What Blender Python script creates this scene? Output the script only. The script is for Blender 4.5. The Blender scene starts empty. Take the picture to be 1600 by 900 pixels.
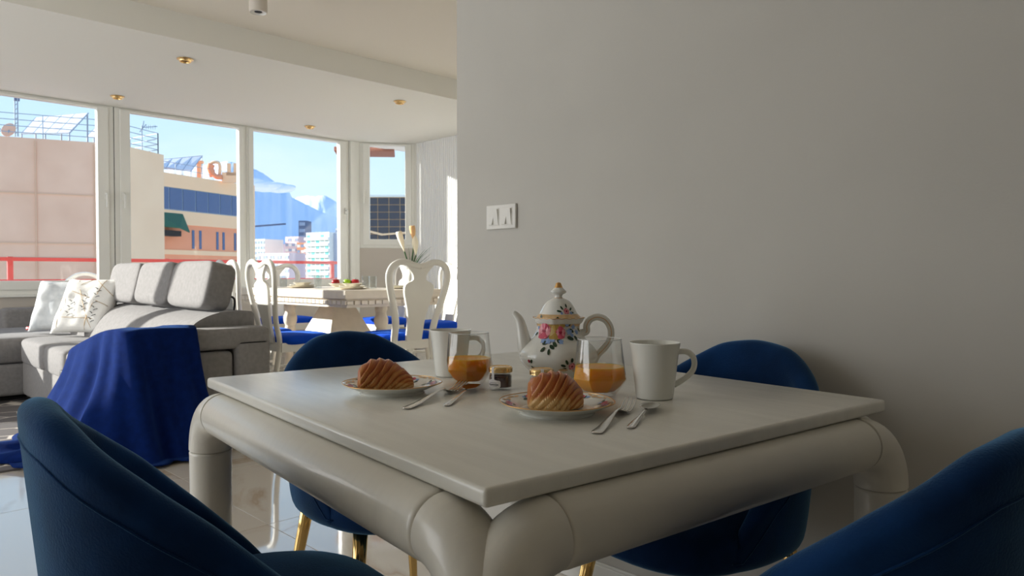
import bpy, bmesh, math, random
from mathutils import Vector, Matrix, noise
random.seed(7)
PI = math.pi
sc = bpy.context.scene
C = sc.collection
# ------------------------------------------------------------ camera
YAW = math.radians(45.5)
PITCH = math.atan(23 / 1140.0)
cd = bpy.data.cameras.new('camera')
cam = bpy.data.objects.new('camera', cd); C.objects.link(cam)
cam.location = (0, 0, .985)
cam.rotation_euler = (PI / 2 - PITCH, 0, YAW - PI / 2)
cd.sensor_width = 36; cd.lens = 1140 / 1600 * 36; cd.clip_start = .02; cd.clip_end = 9000
cd.dof.use_dof = True; cd.dof.focus_distance = 1.35; cd.dof.aperture_fstop = 14
sc.camera = cam
# ------------------------------------------------------------ sky
w = bpy.data.worlds.new('sky'); sc.world = w; w.use_nodes = True
N, L = w.node_tree.nodes, w.node_tree.links
bg = N['Background']
tc = N.new('ShaderNodeTexCoord'); sx = N.new('ShaderNodeSeparateXYZ'); rp = N.new('ShaderNodeValToRGB')
L.new(tc.outputs['Generated'], sx.inputs[0]); L.new(sx.outputs['Z'], rp.inputs[0])
e = rp.color_ramp.elements
e[0].position = 0; e[0].color = (.80, .90, 1, 1)
e[1].position = .8; e[1].color = (.16, .38, .85, 1)
m = e.new(.12); m.color = (.64, .83, 1, 1)
m = e.new(.3); m.color = (.46, .72, 1, 1)
nz = N.new('ShaderNodeTexNoise'); nz.inputs['Scale'].default_value = 3.5; nz.inputs['Detail'].default_value = 5
mp = N.new('ShaderNodeMapping'); mp.inputs['Scale'].default_value = (1, 1, 4)
L.new(tc.outputs['Generated'], mp.inputs[0]); L.new(mp.outputs[0], nz.inputs[0])
cr = N.new('ShaderNodeMapRange'); cr.inputs[1].default_value = .52; cr.inputs[2].default_value = .8; cr.inputs[4].default_value = .5
L.new(nz.outputs[0], cr.inputs[0])
mx = N.new('ShaderNodeMix'); mx.data_type = 'RGBA'; mx.inputs[7].default_value = (.9, .95, 1, 1)
L.new(cr.outputs[0], mx.inputs[0]); L.new(rp.outputs[0], mx.inputs[6]); L.new(mx.outputs[2], bg.inputs[0])
bg.inputs[1].default_value = 1.0
# ------------------------------------------------------------ sun (low, from beyond the long window)
sl = bpy.data.lights.new('sun', 'SUN'); sl.energy = 9.5; sl.angle = math.radians(.6); sl.color = (1, .95, .88)
so = bpy.data.objects.new('sun', sl); C.objects.link(so)
so.rotation_euler = Vector((-1, 1.25, .47)).to_track_quat('Z', 'Y').to_euler()
# area lamps added out of view on the left to brighten the rooms
def area(name, loc, aim, sx_, sy_, e_, col):
    a = bpy.data.lights.new(name, 'AREA'); a.shape = 'RECTANGLE'; a.size = sx_; a.size_y = sy_; a.energy = e_; a.color = col
    o = bpy.data.objects.new(name, a); C.objects.link(o); o.location = loc
    o.rotation_euler = (Vector(loc) - Vector(aim)).to_track_quat('Z', 'Y').to_euler(); return o
area('daylight_through_side_window', (-2.35, 3.6, 1.4), (1.4, 4.2, 1.9), 2.8, 2.2, 56, (.97, .98, 1))
area('daylight_through_corner_window', (-2.35, 6.7, 1.5), (2.5, 6.4, 2.7), 2.2, 1.9, 46, (.98, .98, 1))
sc.view_settings.view_transform = 'Standard'; sc.view_settings.look = 'None'
sc.view_settings.exposure = 0.35; sc.view_settings.gamma = 1; sc.view_settings.use_curve_mapping = False
sc.cycles.max_bounces = 10; sc.cycles.diffuse_bounces = 6; sc.cycles.transparent_max_bounces = 24
sc.cycles.sample_clamp_indirect = 6; sc.cycles.caustics_refractive = False; sc.cycles.caustics_reflective = False
sc.cycles.use_denoising = True

# ------------------------------------------------------------ helpers
def lin(r, g, b):
    f = lambda c: (c / 255 / 12.92) if c / 255 <= .04045 else ((c / 255 + .055) / 1.055) ** 2.4
    return (f(r), f(g), f(b), 1)
def mat(name, col, rough=.5, metal=0, var=0, vscale=8, bump=0, bscale=60, col2=None, spec=.5, sheen=0, trans=0, ior=1.45, coat=0, stretch=None, sheen_col=None, sss=0):
    m_ = bpy.data.materials.new(name); m_.use_nodes = True
    n, l = m_.node_tree.nodes, m_.node_tree.links
    p = n['Principled BSDF']
    p.inputs['Base Color'].default_value = col; p.inputs['Roughness'].default_value = rough; p.inputs['Metallic'].default_value = metal
    p.inputs['Specular IOR Level'].default_value = spec; p.inputs['IOR'].default_value = ior
    p.inputs['Transmission Weight'].default_value = trans; p.inputs['Coat Weight'].default_value = coat
    if sss: p.inputs['Subsurface Weight'].default_value = sss; p.inputs['Subsurface Scale'].default_value = .03; p.inputs['Subsurface Radius'].default_value = (1, .6, .1)
    if sheen:
        p.inputs['Sheen Weight'].default_value = sheen; p.inputs['Sheen Roughness'].default_value = .35
        p.inputs['Sheen Tint'].default_value = sheen_col or col
    tcn = n.new('ShaderNodeTexCoord'); mpn = n.new('ShaderNodeMapping')
    l.new(tcn.outputs['Object'], mpn.inputs[0])
    if stretch: mpn.inputs['Scale'].default_value = stretch
    if var or col2:
        t = n.new('ShaderNodeTexNoise'); t.inputs['Scale'].default_value = vscale; t.inputs['Detail'].default_value = 4
        l.new(mpn.outputs[0], t.inputs[0])
        mxn = n.new('ShaderNodeMix'); mxn.data_type = 'RGBA'
        mr = n.new('ShaderNodeMapRange'); mr.inputs[1].default_value = .35; mr.inputs[2].default_value = .65
        l.new(t.outputs[0], mr.inputs[0]); l.new(mr.outputs[0], mxn.inputs[0])
        c2 = col2 or tuple(min(1, c * (1 + var)) for c in col[:3]) + (1,)
        c1 = col if col2 else tuple(c * (1 - var) for c in col[:3]) + (1,)
        mxn.inputs[6].default_value = c1; mxn.inputs[7].default_value = c2
        l.new(mxn.outputs[2], p.inputs['Base Color'])
    if bump:
        t = n.new('ShaderNodeTexNoise'); t.inputs['Scale'].default_value = bscale; t.inputs['Detail'].default_value = 3
        l.new(mpn.outputs[0], t.inputs[0])
        b = n.new('ShaderNodeBump'); b.inputs['Strength'].default_value = bump; b.inputs['Distance'].default_value = .003
        l.new(t.outputs[0], b.inputs['Height']); l.new(b.outputs[0], p.inputs['Normal'])
    return m_
def link(o, parent=None):
    C.objects.link(o)
    if parent is not None: o.parent = parent
    return o
def obj(name, bm, m_, parent=None, smooth=True, sub=0, angle=None):
    me = bpy.data.meshes.new(name)
    bmesh.ops.recalc_face_normals(bm, faces=bm.faces[:])
    bm.to_mesh(me); bm.free()
    if smooth:
        if angle is None: me.shade_smooth()
        else: me.shade_smooth(); me.set_sharp_from_angle(angle=math.radians(angle))
    if m_: me.materials.append(m_)
    o = bpy.data.objects.new(name, me); link(o, parent)
    if sub:
        s = o.modifiers.new('s', 'SUBSURF'); s.levels = s.render_levels = sub
    return o
def tag(o, label=None, cat=None, group=None, kind=None):
    if label: o['label'] = label
    if cat: o['category'] = cat
    if group: o['group'] = group
    if kind: o['kind'] = kind
    return o
def thing(name, label, cat, loc=(0, 0, 0), rz=0, group=None):
    o = bpy.data.objects.new(name, None); o.empty_display_size = .1; C.objects.link(o)
    o.location = loc; o.rotation_euler = (0, 0, rz)
    return tag(o, label, cat, group)
def dup(root, loc=None, rz=None, label=None, group=None):
    def cp(o, par):
        c = o.copy(); C.objects.link(c); c.parent = par
        for ch in list(o.children): cp(ch, c)
        return c
    r = cp(root, None)
    if loc is not None: r.location = loc
    if rz is not None: r.rotation_euler = (0, 0, rz)
    if label: r['label'] = label
    if group: r['group'] = group
    return r
def BM(): return bmesh.new()
def box(bm, x0, x1, y0, y1, z0, z1, bev=0, seg=2, M=None):
    r = bmesh.ops.create_cube(bm, size=1)
    vs = r['verts']
    for v in vs:
        v.co = Vector(((x0 + x1) / 2 + v.co.x * (x1 - x0), (y0 + y1) / 2 + v.co.y * (y1 - y0), (z0 + z1) / 2 + v.co.z * (z1 - z0)))
    if bev:
        es = list({e_ for v in vs for e_ in v.link_edges})
        q = bmesh.ops.bevel(bm, geom=es, offset=bev, segments=seg, affect='EDGES', profile=.5)
        vs = list({v for f in q['faces'] for v in f.verts} | {v for v in vs if v.is_valid})
    if M is not None:
        for v in vs: v.co = M @ v.co
    return vs
def bar(bm, a, b, t, u=None):
    """square bar from a to b"""
    a, b = Vector(a), Vector(b); d = b - a; q = d.to_track_quat('Z', 'Y').to_matrix().to_4x4()
    M = Matrix.Translation((a + b) / 2) @ q
    return box(bm, -t / 2, t / 2, -t / 2, t / 2, -d.length / 2, d.length / 2, M=M)
def tube(bm, pts, rad, n=12, cap=True, flat=1.0, up=None):
    pts = [Vector(p) for p in pts]; k = len(pts)
    if not hasattr(rad, '__len__'): rad = [rad] * k
    rings = []; pu = None
    for i, p in enumerate(pts):
        d = (pts[min(i + 1, k - 1)] - pts[max(i - 1, 0)]).normalized()
        if up is not None: a = Vector(up)
        elif pu is None: a = Vector((0, 0, 1)) if abs(d.z) < .9 else Vector((1, 0, 0))
        else: a = pu
        s = d.cross(a).normalized(); a = s.cross(d).normalized(); pu = a
        rings.append([bm.verts.new(p + (s * math.cos(2 * PI * j / n) + a * flat * math.sin(2 * PI * j / n)) * rad[i]) for j in range(n)])
    for i in range(k - 1):
        for j in range(n):
            bm.faces.new((rings[i][j], rings[i][(j + 1) % n], rings[i + 1][(j + 1) % n], rings[i + 1][j]))
    if cap:
        bm.faces.new(rings[0][::-1]); bm.faces.new(rings[-1])
    return rings
def cr_(pts, n=6):
    """catmull-rom through points"""
    P = [Vector(p) for p in pts]; out = []
    for i in range(len(P) - 1):
        p0, p1, p2, p3 = P[max(i - 1, 0)], P[i], P[i + 1], P[min(i + 2, len(P) - 1)]
        for j in range(n):
            t = j / n
            out.append(.5 * ((2 * p1) + (p2 - p0) * t + (2 * p0 - 5 * p1 + 4 * p2 - p3) * t * t + (3 * p1 - p0 - 3 * p2 + p3) * t ** 3))
    out.append(P[-1]); return out
def lathe(bm, prof, n=48, c=(0, 0, 0), f=None):
    c = Vector(c); rings = []
    for r, z in prof:
        if r < 1e-6: rings.append([bm.verts.new(c + Vector((0, 0, z)))])
        else:
            rings.append([bm.verts.new(c + Vector((r * (f(j / n, z) if f else 1) * math.cos(2 * PI * j / n), r * (f(j / n, z) if f else 1) * math.sin(2 * PI * j / n), z))) for j in range(n)])
    for A, B in zip(rings, rings[1:]):
        for j in range(n):
            k = (j + 1) % n
            if len(A) == 1 and len(B) == 1: continue
            if len(A) == 1: bm.faces.new((A[0], B[j], B[k]))
            elif len(B) == 1: bm.faces.new((A[j], A[k], B[0]))
            else: bm.faces.new((A[j], A[k], B[k], B[j]))
    return rings
def sm(prof, n=5): return [(max(0, p.x), p.y) for p in cr_([(a, b, 0) for a, b in prof], n)]
def sbox(bm, c, h, e1=.3, e2=.3, nu=32, nv=18, M=None):
    """puffy rounded box"""
    f = lambda v, e_: math.copysign(abs(v) ** e_, v)
    rings = []
    for i in range(nv + 1):
        ph = -PI / 2 + PI * i / nv
        cph, sph = f(math.cos(ph), e1), f(math.sin(ph), e1)
        if i in (0, nv): rings.append([(0, 0, sph)])
        else: rings.append([(cph * f(math.cos(2 * PI * j / nu), e2), cph * f(math.sin(2 * PI * j / nu), e2), sph) for j in range(nu)])
    R = []
    for r in rings:
        q = []
        for a in r:
            v = Vector((c[0] + a[0] * h[0], c[1] + a[1] * h[1], c[2] + a[2] * h[2]))
            if M is not None: v = M @ v
            q.append(bm.verts.new(v))
        R.append(q)
    for A, B in zip(R, R[1:]):
        for j in range(nu):
            k = (j + 1) % nu
            if len(A) == 1: bm.faces.new((A[0], B[k], B[j]))
            elif len(B) == 1: bm.faces.new((A[j], A[k], B[0]))
            else: bm.faces.new((A[j], A[k], B[k], B[j]))
def poly(bm, pts, M=None, thick=None):
    """flat polygon in xy, optional thickness down -z"""
    V = [bm.verts.new((M @ Vector(p)) if M is not None else Vector(p)) for p in pts]
    if thick is None:
        bm.faces.new(V); return
    d = (M.to_3x3() if M is not None else Matrix.Identity(3)) @ Vector((0, 0, -thick))
    W = [bm.verts.new(v.co + d) for v in V]
    bm.faces.new(V); bm.faces.new(W[::-1])
    for i in range(len(V)):
        k = (i + 1) % len(V); bm.faces.new((V[i], W[i], W[k], V[k]))
def struct(name, bm, m_, parent=None, smooth=False, label=None):
    o = obj(name, bm, m_, parent, smooth)
    if parent is None: o['kind'] = 'structure'
    return o
FW = Vector((math.cos(YAW), math.sin(YAW), 0)); RT = Vector((math.sin(YAW), -math.cos(YAW), 0))
def far(px, Z, z=0):
    """a distant place given by its bearing and its distance"""
    return FW * Z + RT * ((px - 800) / 1140 * Z) + Vector((0, 0, z))
def hz(py, Z): return .985 + (427 - py) / 1140 * Z

# ------------------------------------------------------------ materials
M_ = {}
M_['greige'] = mat('wall_paint', lin(193, 190, 183), .85, var=.02, vscale=3, bump=.08, bscale=150)
M_['white_wall'] = mat('white_wall_paint', lin(222, 220, 213), .8)
M_['sill_wall'] = mat('beige_wall_paint', lin(190, 182, 172), .8)
M_['ceil'] = mat('ceiling_paint', lin(228, 226, 218), .9)
M_['ceil2'] = mat('upper_ceiling_paint', lin(226, 219, 206), .9)
M_['trim'] = mat('white_trim', lin(228, 226, 220), .5)
M_['upvc'] = mat('white_upvc', lin(226, 225, 218), .35)
M_['dark'] = mat('dark_rubber', lin(40, 40, 42), .7)
M_['flute'] = mat('fluted_panel_white', lin(232, 232, 230), .6)
M_['grout'] = mat('grout', lin(120, 112, 104), .9)
M_['velvet'] = mat('navy_velvet', lin(13, 46, 88), .8, var=.3, vscale=7, bump=.25, bscale=300, sheen=1, sheen_col=(.19, .40, .60, 1), spec=.1)
M_['gold'] = mat('polished_gold', (.86, .58, .22, 1), .16, 1)
M_['brass'] = mat('brass_ring', (.80, .55, .25, 1), .25, 1)
M_['paint'] = mat('table_offwhite_paint', lin(212, 208, 197), .3, var=.015, vscale=20, bump=.05, bscale=90, stretch=(1, 5, 1), coat=.15)
M_['top'] = mat('tabletop_offwhite_paint', lin(222, 220, 211), .24, var=.03, vscale=7, bump=.10, bscale=50, stretch=(6, .7, 1))
M_['porc'] = mat('white_porcelain', lin(228, 228, 222), .12, coat=.5)
M_['mug'] = mat('white_stoneware', lin(226, 226, 219), .2, coat=.2)
M_['gilt'] = mat('gilt_edge', (.66, .38, .14, 1), .3, .8)
M_['gilt_soft'] = mat('gold_wash', lin(214, 178, 130), .3, var=.15, vscale=120)
M_['steel'] = mat('steel_cutlery', (.72, .70, .67, 1), .16, 1)
M_['juice'] = mat('orange_juice', lin(255, 166, 0), .3, sss=1)
M_['jam'] = mat('dark_jam', lin(58, 10, 18), .2)
M_['paper'] = mat('paper_label', lin(225, 222, 220), .6)
M_['ink'] = mat('grey_print', lin(90, 88, 90), .6)
M_['sofa'] = mat('grey_sofa_fabric', lin(130, 127, 125), .9, var=.08, vscale=40, bump=.35, bscale=500, sheen=.15, sheen_col=(.8, .8, .8, 1), spec=.2)
M_['throw'] = mat('royal_blue_fleece', lin(11, 31, 84), .95, var=.12, vscale=30, bump=.5, bscale=400, sheen=.22, sheen_col=(.12, .3, .7, 1), spec=.05)
M_['blue_seat'] = mat('bright_blue_velvet', lin(8, 68, 190), .8, sheen=.4, sheen_col=(.1, .3, .9, 1), spec=.15)
M_['lacquer'] = mat('white_lacquered_wood', lin(226, 223, 214), .35, coat=.2)
M_['cream'] = mat('cream_stone_table', lin(230, 218, 200), .5, var=.05, vscale=10)
M_['leafg'] = mat('stem_green', lin(52, 88, 44), .5)
M_['leafd'] = mat('leaf_print_green', lin(34, 62, 40), .3)
M_['rose'] = mat('rose_print_pink', lin(205, 82, 108), .3)
M_['rose2'] = mat('rose_print_deep', lin(150, 34, 62), .3)
M_['rosey'] = mat('rose_print_ochre', lin(186, 150, 76), .3)
M_['bluep'] = mat('forget_me_not_print', lin(140, 168, 216), .3)
M_['red'] = mat('red_railing_paint', lin(204, 74, 70), .45)
M_['apple_r'] = mat('red_apple_skin', lin(170, 24, 30), .3, var=.2, vscale=30)
M_['apple_g'] = mat('green_apple_skin', lin(160, 200, 40), .3)
M_['pampas'] = mat('cream_plume', lin(250, 240, 215), .9, bump=.4, bscale=200)
M_['pampas2'] = mat('peach_plume', lin(226, 180, 130), .9, bump=.4, bscale=200)
M_['wood_d'] = mat('dark_base', lin(30, 28, 28), .8)
def glass_mat(name, col, rough=0):
    m_ = mat(name, col, rough, trans=1, ior=1.45); return m_
M_['glass'] = None
def pane_mat(name, tint, base, grz):
    m_ = bpy.data.materials.new(name); m_.use_nodes = True; n, l = m_.node_tree.nodes, m_.node_tree.links
    n.remove(n['Principled BSDF']); o = n['Material Output']
    t = n.new('ShaderNodeBsdfTransparent'); t.inputs[0].default_value = tint
    g = n.new('ShaderNodeBsdfGlossy'); g.inputs['Roughness'].default_value = .02
    f = n.new('ShaderNodeLayerWeight'); f.inputs[0].default_value = .5
    p = n.new('ShaderNodeMath'); p.operation = 'POWER'; p.inputs[1].default_value = 4; l.new(f.outputs['Facing'], p.inputs[0])
    q = n.new('ShaderNodeMath'); q.operation = 'MULTIPLY_ADD'; q.inputs[1].default_value = grz; q.inputs[2].default_value = base; l.new(p.outputs[0], q.inputs[0])
    x = n.new('ShaderNodeMixShader'); l.new(q.outputs[0], x.inputs[0]); l.new(t.outputs[0], x.inputs[1]); l.new(g.outputs[0], x.inputs[2])
    l.new(x.outputs[0], o.inputs[0]); return m_
M_['pane'] = pane_mat('window_glass', (.96, .98, .99, 1), .03, .3)
M_['thin'] = pane_mat('thin_tumbler_glass', (.93, .95, .95, 1), .05, .75)
M_['glass'] = pane_mat('drinking_glass', (.97, .975, .97, 1), .05, .95)
M_['glass_edge'] = mat('bright_glass_edge', (.9, .93, .95, 1), .08); M_['glass_edge'].node_tree.nodes['Principled BSDF'].inputs['Alpha'].default_value = .5  # half clear white, a painted highlight for the glass lip

def marble():
    m_ = mat('marble_porcelain_tile', lin(200, 192, 180), .06, spec=.6, coat=.6)
    n, l = m_.node_tree.nodes, m_.node_tree.links; p = n['Principled BSDF']
    g = n.new('ShaderNodeNewGeometry'); oi = n.new('ShaderNodeObjectInfo')
    ad = n.new('ShaderNodeVectorMath'); ad.operation = 'MULTIPLY_ADD'; ad.inputs[1].default_value = (1, 1, 1)
    sc_ = n.new('ShaderNodeVectorMath'); sc_.operation = 'SCALE'; sc_.inputs['Scale'].default_value = 31
    cx = n.new('ShaderNodeCombineXYZ'); l.new(oi.outputs['Random'], cx.inputs[0]); l.new(oi.outputs['Random'], cx.inputs[1])
    l.new(cx.outputs[0], sc_.inputs[0]); l.new(g.outputs['Position'], ad.inputs[0]); l.new(sc_.outputs[0], ad.inputs[2])
    n1 = n.new('ShaderNodeTexNoise'); n1.inputs['Scale'].default_value = .6; n1.inputs['Detail'].default_value = 8; n1.inputs['Distortion'].default_value = 1.2
    l.new(ad.outputs[0], n1.inputs[0])
    s = n.new('ShaderNodeMath'); s.operation = 'SUBTRACT'; s.inputs[1].default_value = .5; l.new(n1.outputs[0], s.inputs[0])
    a = n.new('ShaderNodeMath'); a.operation = 'ABSOLUTE'; l.new(s.outputs[0], a.inputs[0])
    r = n.new('ShaderNodeValToRGB'); l.new(a.outputs[0], r.inputs[0]); e_ = r.color_ramp.elements
    e_[0].position = 0; e_[0].color = lin(176, 158, 138); e_[1].position = .022; e_[1].color = lin(202, 194, 182)
    q = e_.new(.006); q.color = lin(190, 178, 162)
    l.new(r.outputs[0], p.inputs['Base Color']); return m_
M_['tile'] = marble()
def rug_mat():
    m_ = mat('grey_patterned_rug', lin(92, 88, 88), .95, bump=.5, bscale=400)
    n, l = m_.node_tree.nodes, m_.node_tree.links; p = n['Principled BSDF']
    t = n.new('ShaderNodeTexCoord'); mp_ = n.new('ShaderNodeMapping'); mp_.inputs['Scale'].default_value = (3.1, 4.6, 1); mp_.inputs['Rotation'].default_value = (0, 0, .35)
    l.new(t.outputs['Object'], mp_.inputs[0])
    v = n.new('ShaderNodeTexVoronoi'); v.feature = 'DISTANCE_TO_EDGE'; v.distance = 'EUCLIDEAN'; v.inputs['Scale'].default_value = 1; v.inputs['Randomness'].default_value = .75
    l.new(mp_.outputs[0], v.inputs[0])
    r = n.new('ShaderNodeValToRGB'); r.color_ramp.interpolation = 'LINEAR'; l.new(v.outputs[0], r.inputs[0])
    e_ = r.color_ramp.elements; e_[0].position = .012; e_[0].color = lin(205, 196, 184); e_[1].position = .03; e_[1].color = lin(98, 93, 92)
    l.new(r.outputs[0], p.inputs['Base Color']); return m_
M_['rug'] = rug_mat()
def croissant_mat():
    m_ = mat('baked_croissant_crust', lin(190, 110, 50), .38, bump=.5, bscale=180, stretch=(1, .25, .25), coat=.25)
    n, l = m_.node_tree.nodes, m_.node_tree.links; p = n['Principled BSDF']
    at = n.new('ShaderNodeAttribute'); at.attribute_name = 'bake'
    t = n.new('ShaderNodeTexCoord'); mp_ = n.new('ShaderNodeMapping'); mp_.inputs['Scale'].default_value = (260, 30, 30)
    nn = n.new('ShaderNodeTexNoise'); nn.inputs['Scale'].default_value = 1; nn.inputs['Detail'].default_value = 4
    aw = n.new('ShaderNodeAttribute'); aw.attribute_name = 'wrap'; mu = n.new('ShaderNodeMath'); mu.operation = 'MULTIPLY'; mu.inputs[1].default_value = 26; l.new(aw.outputs['Fac'], mu.inputs[0])
    mp_.inputs['Scale'].default_value = (40, 40, 40); cb = n.new('ShaderNodeCombineXYZ'); va = n.new('ShaderNodeVectorMath')
    l.new(mu.outputs[0], cb.inputs[0]); l.new(t.outputs['Object'], mp_.inputs[0]); l.new(mp_.outputs[0], va.inputs[0]); l.new(cb.outputs[0], va.inputs[1]); l.new(va.outputs[0], nn.inputs[0])
    bp2 = n.new('ShaderNodeBump'); bp2.inputs['Strength'].default_value = .7; bp2.inputs['Distance'].default_value = .0015; l.new(nn.outputs[0], bp2.inputs['Height']); l.new(bp2.outputs[0], p.inputs['Normal'])
    ad = n.new('ShaderNodeMath'); ad.operation = 'MULTIPLY_ADD'; ad.inputs[1].default_value = .5; ad.inputs[2].default_value = -.25
    l.new(nn.outputs[0], ad.inputs[0]); a2 = n.new('ShaderNodeMath'); l.new(ad.outputs[0], a2.inputs[0]); l.new(at.outputs['Fac'], a2.inputs[1])
    r = n.new('ShaderNodeValToRGB'); l.new(a2.outputs[0], r.inputs[0]); e_ = r.color_ramp.elements
    e_[0].position = 0; e_[0].color = lin(228, 190, 128); e_[1].position = 1; e_[1].color = lin(88, 32, 10)
    for ps, c in ((.3, lin(206, 144, 74)), (.55, lin(178, 92, 34)), (.78, lin(138, 60, 22))):
        q = e_.new(ps); q.color = c
    l.new(r.outputs[0], p.inputs['Base Color']); return m_
M_['crust'] = croissant_mat()

# ============================================================ ROOM SHELL
g = BM(); box(g, -2.7, 6.2, -2.6, 8.3, -.2, -.006); struct('floor', g, M_['grout']); floor = bpy.data.objects['floor']
T = .89
me = None
for ix in range(-4, 7):
    for iy in range(-3, 9):
        x0, y0 = .42 + ix * T, 2.70 + (iy - 3) * T + 0
        xa, xb, ya, yb = x0 + .0012, x0 + T - .0012, y0 + .0012, y0 + T - .0012
        if xb > 6.3 or xa < -2.75 or yb > 8.5 or ya < -2.7: continue
        if me is None:
            g = BM(); box(g, .0012, T - .0012, .0012, T - .0012, -.006, 0, .0008, 1)
            o = obj('floor_tile', g, M_['tile'], floor, smooth=False); me = o.data; o.location = (x0, y0, 0)
        else:
            o = bpy.data.objects.new('floor_tile', me); link(o, floor); o.location = (x0, y0, 0)
# partition wall on the right (the grey one), with its skirting
g = BM(); box(g, 1.79, 1.93, -2.4, 2.118, 0, 2.9); struct('wall_right', g, M_['greige'])
g = BM(); box(g, 1.778, 1.789, -2.4, 2.118, 0, .072, .003); box(g, 1.782, 1.789, -2.4, 2.118, .072, .08, .002); struct('baseboard_right', g, M_['trim'])
g = BM(); box(g, 1.93, 5.95, 1.95, 2.118, 0, 2.9); struct('wall_side', g, M_['white_wall'])
# upper and lower ceiling with the step between them
g = BM(); box(g, -2.7, 6.2, -2.6, 5.45, 2.862, 3.1); struct('ceiling', g, M_['ceil2'])
g = BM(); box(g, -2.7, 6.2, 5.45, 8.28, 2.668, 3.1); struct('ceiling_lowered', g, M_['ceil'])
# window wall
g = BM(); box(g, -2.7, 5.17, 8.10, 8.28, -.15, .784); box(g, -2.7, -2.2, 8.10, 8.28, .784, 2.9); struct('wall_back', g, M_['sill_wall'])
g = BM(); box(g, -2.7, 5.05, 8.07, 8.11, .762, .786, .004); struct('trim_1', g, M_['upvc'])
# corner jamb
g = BM(); box(g, 5.052, 5.115, 8.06, 8.2, .0, 2.668, .004); box(g, 5.118, 5.19, 8.075, 8.2, 0, 2.668, .004); struct('trim_2', g, M_['upvc'])
def window(name, x0, x1, z0, z1, sl_, sr, st=.04, sb=.13, hand=None, loc=(0, 8.1, 0), rz=0, handz=1.78, sub=()):
    e_ = bpy.data.objects.new(name, None); C.objects.link(e_); e_.location = loc; e_.rotation_euler = (0, 0, rz); e_['kind'] = 'structure'
    f = BM()
    def ring(a0, a1, b0, b1, l_, r_, t_, bt, y0, y1, bv):
        box(f, a0, a0 + l_, y0, y1, b0, b1, bv); box(f, a1 - r_, a1, y0, y1, b0, b1, bv)
        box(f, a0 + l_ - .004, a1 - r_ + .004, y0 + .001, y1, b1 - t_, b1 - .0005, bv); box(f, a0 + l_ - .004, a1 - r_ + .004, y0 + .001, y1, b0 + .0005, b0 + bt, bv)
    ring(x0, x1, z0, z1, sl_ * .35, sr * .35, st * .5, sb * .35, .0, .09, .004)
    ring(x0 + sl_ * .33, x1 - sr * .33, z0 + sb * .33, z1 - st * .45, sl_ * .67, sr * .67, st * .55, sb * .67, -.018, .06, .005)
    obj('window_frame', f, M_['upvc'], e_, smooth=False)
    f = BM(); box(f, x0 + sl_ - .006, x1 - sr + .006, .022, .028, z0 + sb - .006, z1 - st + .006)
    obj('window_pane', f, M_['pane'], e_, smooth=False)
    if hand is not None:
        f = BM(); box(f, hand - .014, hand + .014, -.03, -.018, handz - .05, handz + .03, .004)
        tube(f, cr_([(hand, -.03, handz), (hand, -.06, handz), (hand, -.066, handz - .03), (hand, -.062, handz - .14)], 5), [.009] * 15 + [.008], 10)
        obj('window_handle', f, M_['upvc'], e_)
    return e_
window('window_1', .85, 2.316, .785, 2.667, .13, .152, hand=2.235)
window('window_2', 2.324, 3.697, .785, 2.667, .142, .087, hand=2.40)
window('window_3', 3.70, 5.05, .785, 2.667, .08, .14, hand=4.985)
window('window_5', -.66, .84, .785, 2.667, .07, .08)
window('window_6', -2.2, -.67, .785, 2.667, .08, .07)
g = BM(); box(g, 2.313, 2.327, 8.112, 8.16, .785, 2.667); struct('trim_3', g, M_['dark'])
# chamfered corner with the narrow window
ang = math.atan2(-.45, .61); LA = .758
window('window_4', .03, .73, 1.31, 2.667, .13, .12, .035, .115, hand=.085, loc=(5.17, 8.1, 0), rz=ang, handz=2.02)
g = BM(); Mx = Matrix.Translation((5.17, 8.1, 0)) @ Matrix.Rotation(ang, 4, 'Z'); box(g, -.02, .79, .0, .14, -.1, 1.31, M=Mx); struct('wall_corner', g, M_['sill_wall'])
g = BM(); box(g, 0, .03, -.005, .12, 1.31, 2.668, M=Mx); box(g, .73, .79, -.0, .12, 1.31, 2.668, M=Mx); struct('trim_4', g, M_['upvc'])
# fluted wall
g = BM(); box(g, 5.78, 5.95, 2.0, 7.8, -.1, 2.9); struct('wall_fluted', g, M_['flute']); wf = bpy.data.objects['wall_fluted']
g = BM(); y = 7.64; z0, z1 = .08, 2.668; prof = []
while y > 2.2:
    for k in range(7): prof.append((5.779 - .012 * math.sin(PI * k / 6) ** .6, y - .030 * k / 6))
    y -= .04
A = [g.verts.new((a, b, z0)) for a, b in prof]; B = [g.verts.new((a, b, z1)) for a, b in prof]
for i in range(len(A) - 1): g.faces.new((A[i], A[i + 1], B[i + 1], B[i]))
o = obj('slat_relief', g, M_['flute'], wf, smooth=False); o['kind'] = 'stuff'
g = BM(); box(g, 5.765, 5.779, 2.12, 7.64, 0, .08, .003); struct('baseboard_side', g, M_['trim'])
# left wall with a tall balcony opening, and the wall behind the camera
g = BM(); box(g, -2.7, -2.5, 5.2, 8.28, -.1, 2.9); box(g, -2.7, -2.5, -2.6, 2.0, -.1, 2.9); box(g, -2.7, -2.5, 2.0, 5.2, 2.6, 2.9); struct('wall_left', g, M_['white_wall'])
g = BM(); box(g, -2.7, 1.95, -2.6, -2.4, -.1, 2.9); struct('wall_front', g, M_['white_wall'])
window('window_7', -1.6, 1.6, .02, 2.6, .1, .1, .1, .1, loc=(-2.5, 3.6, 0), rz=PI / 2)

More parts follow.
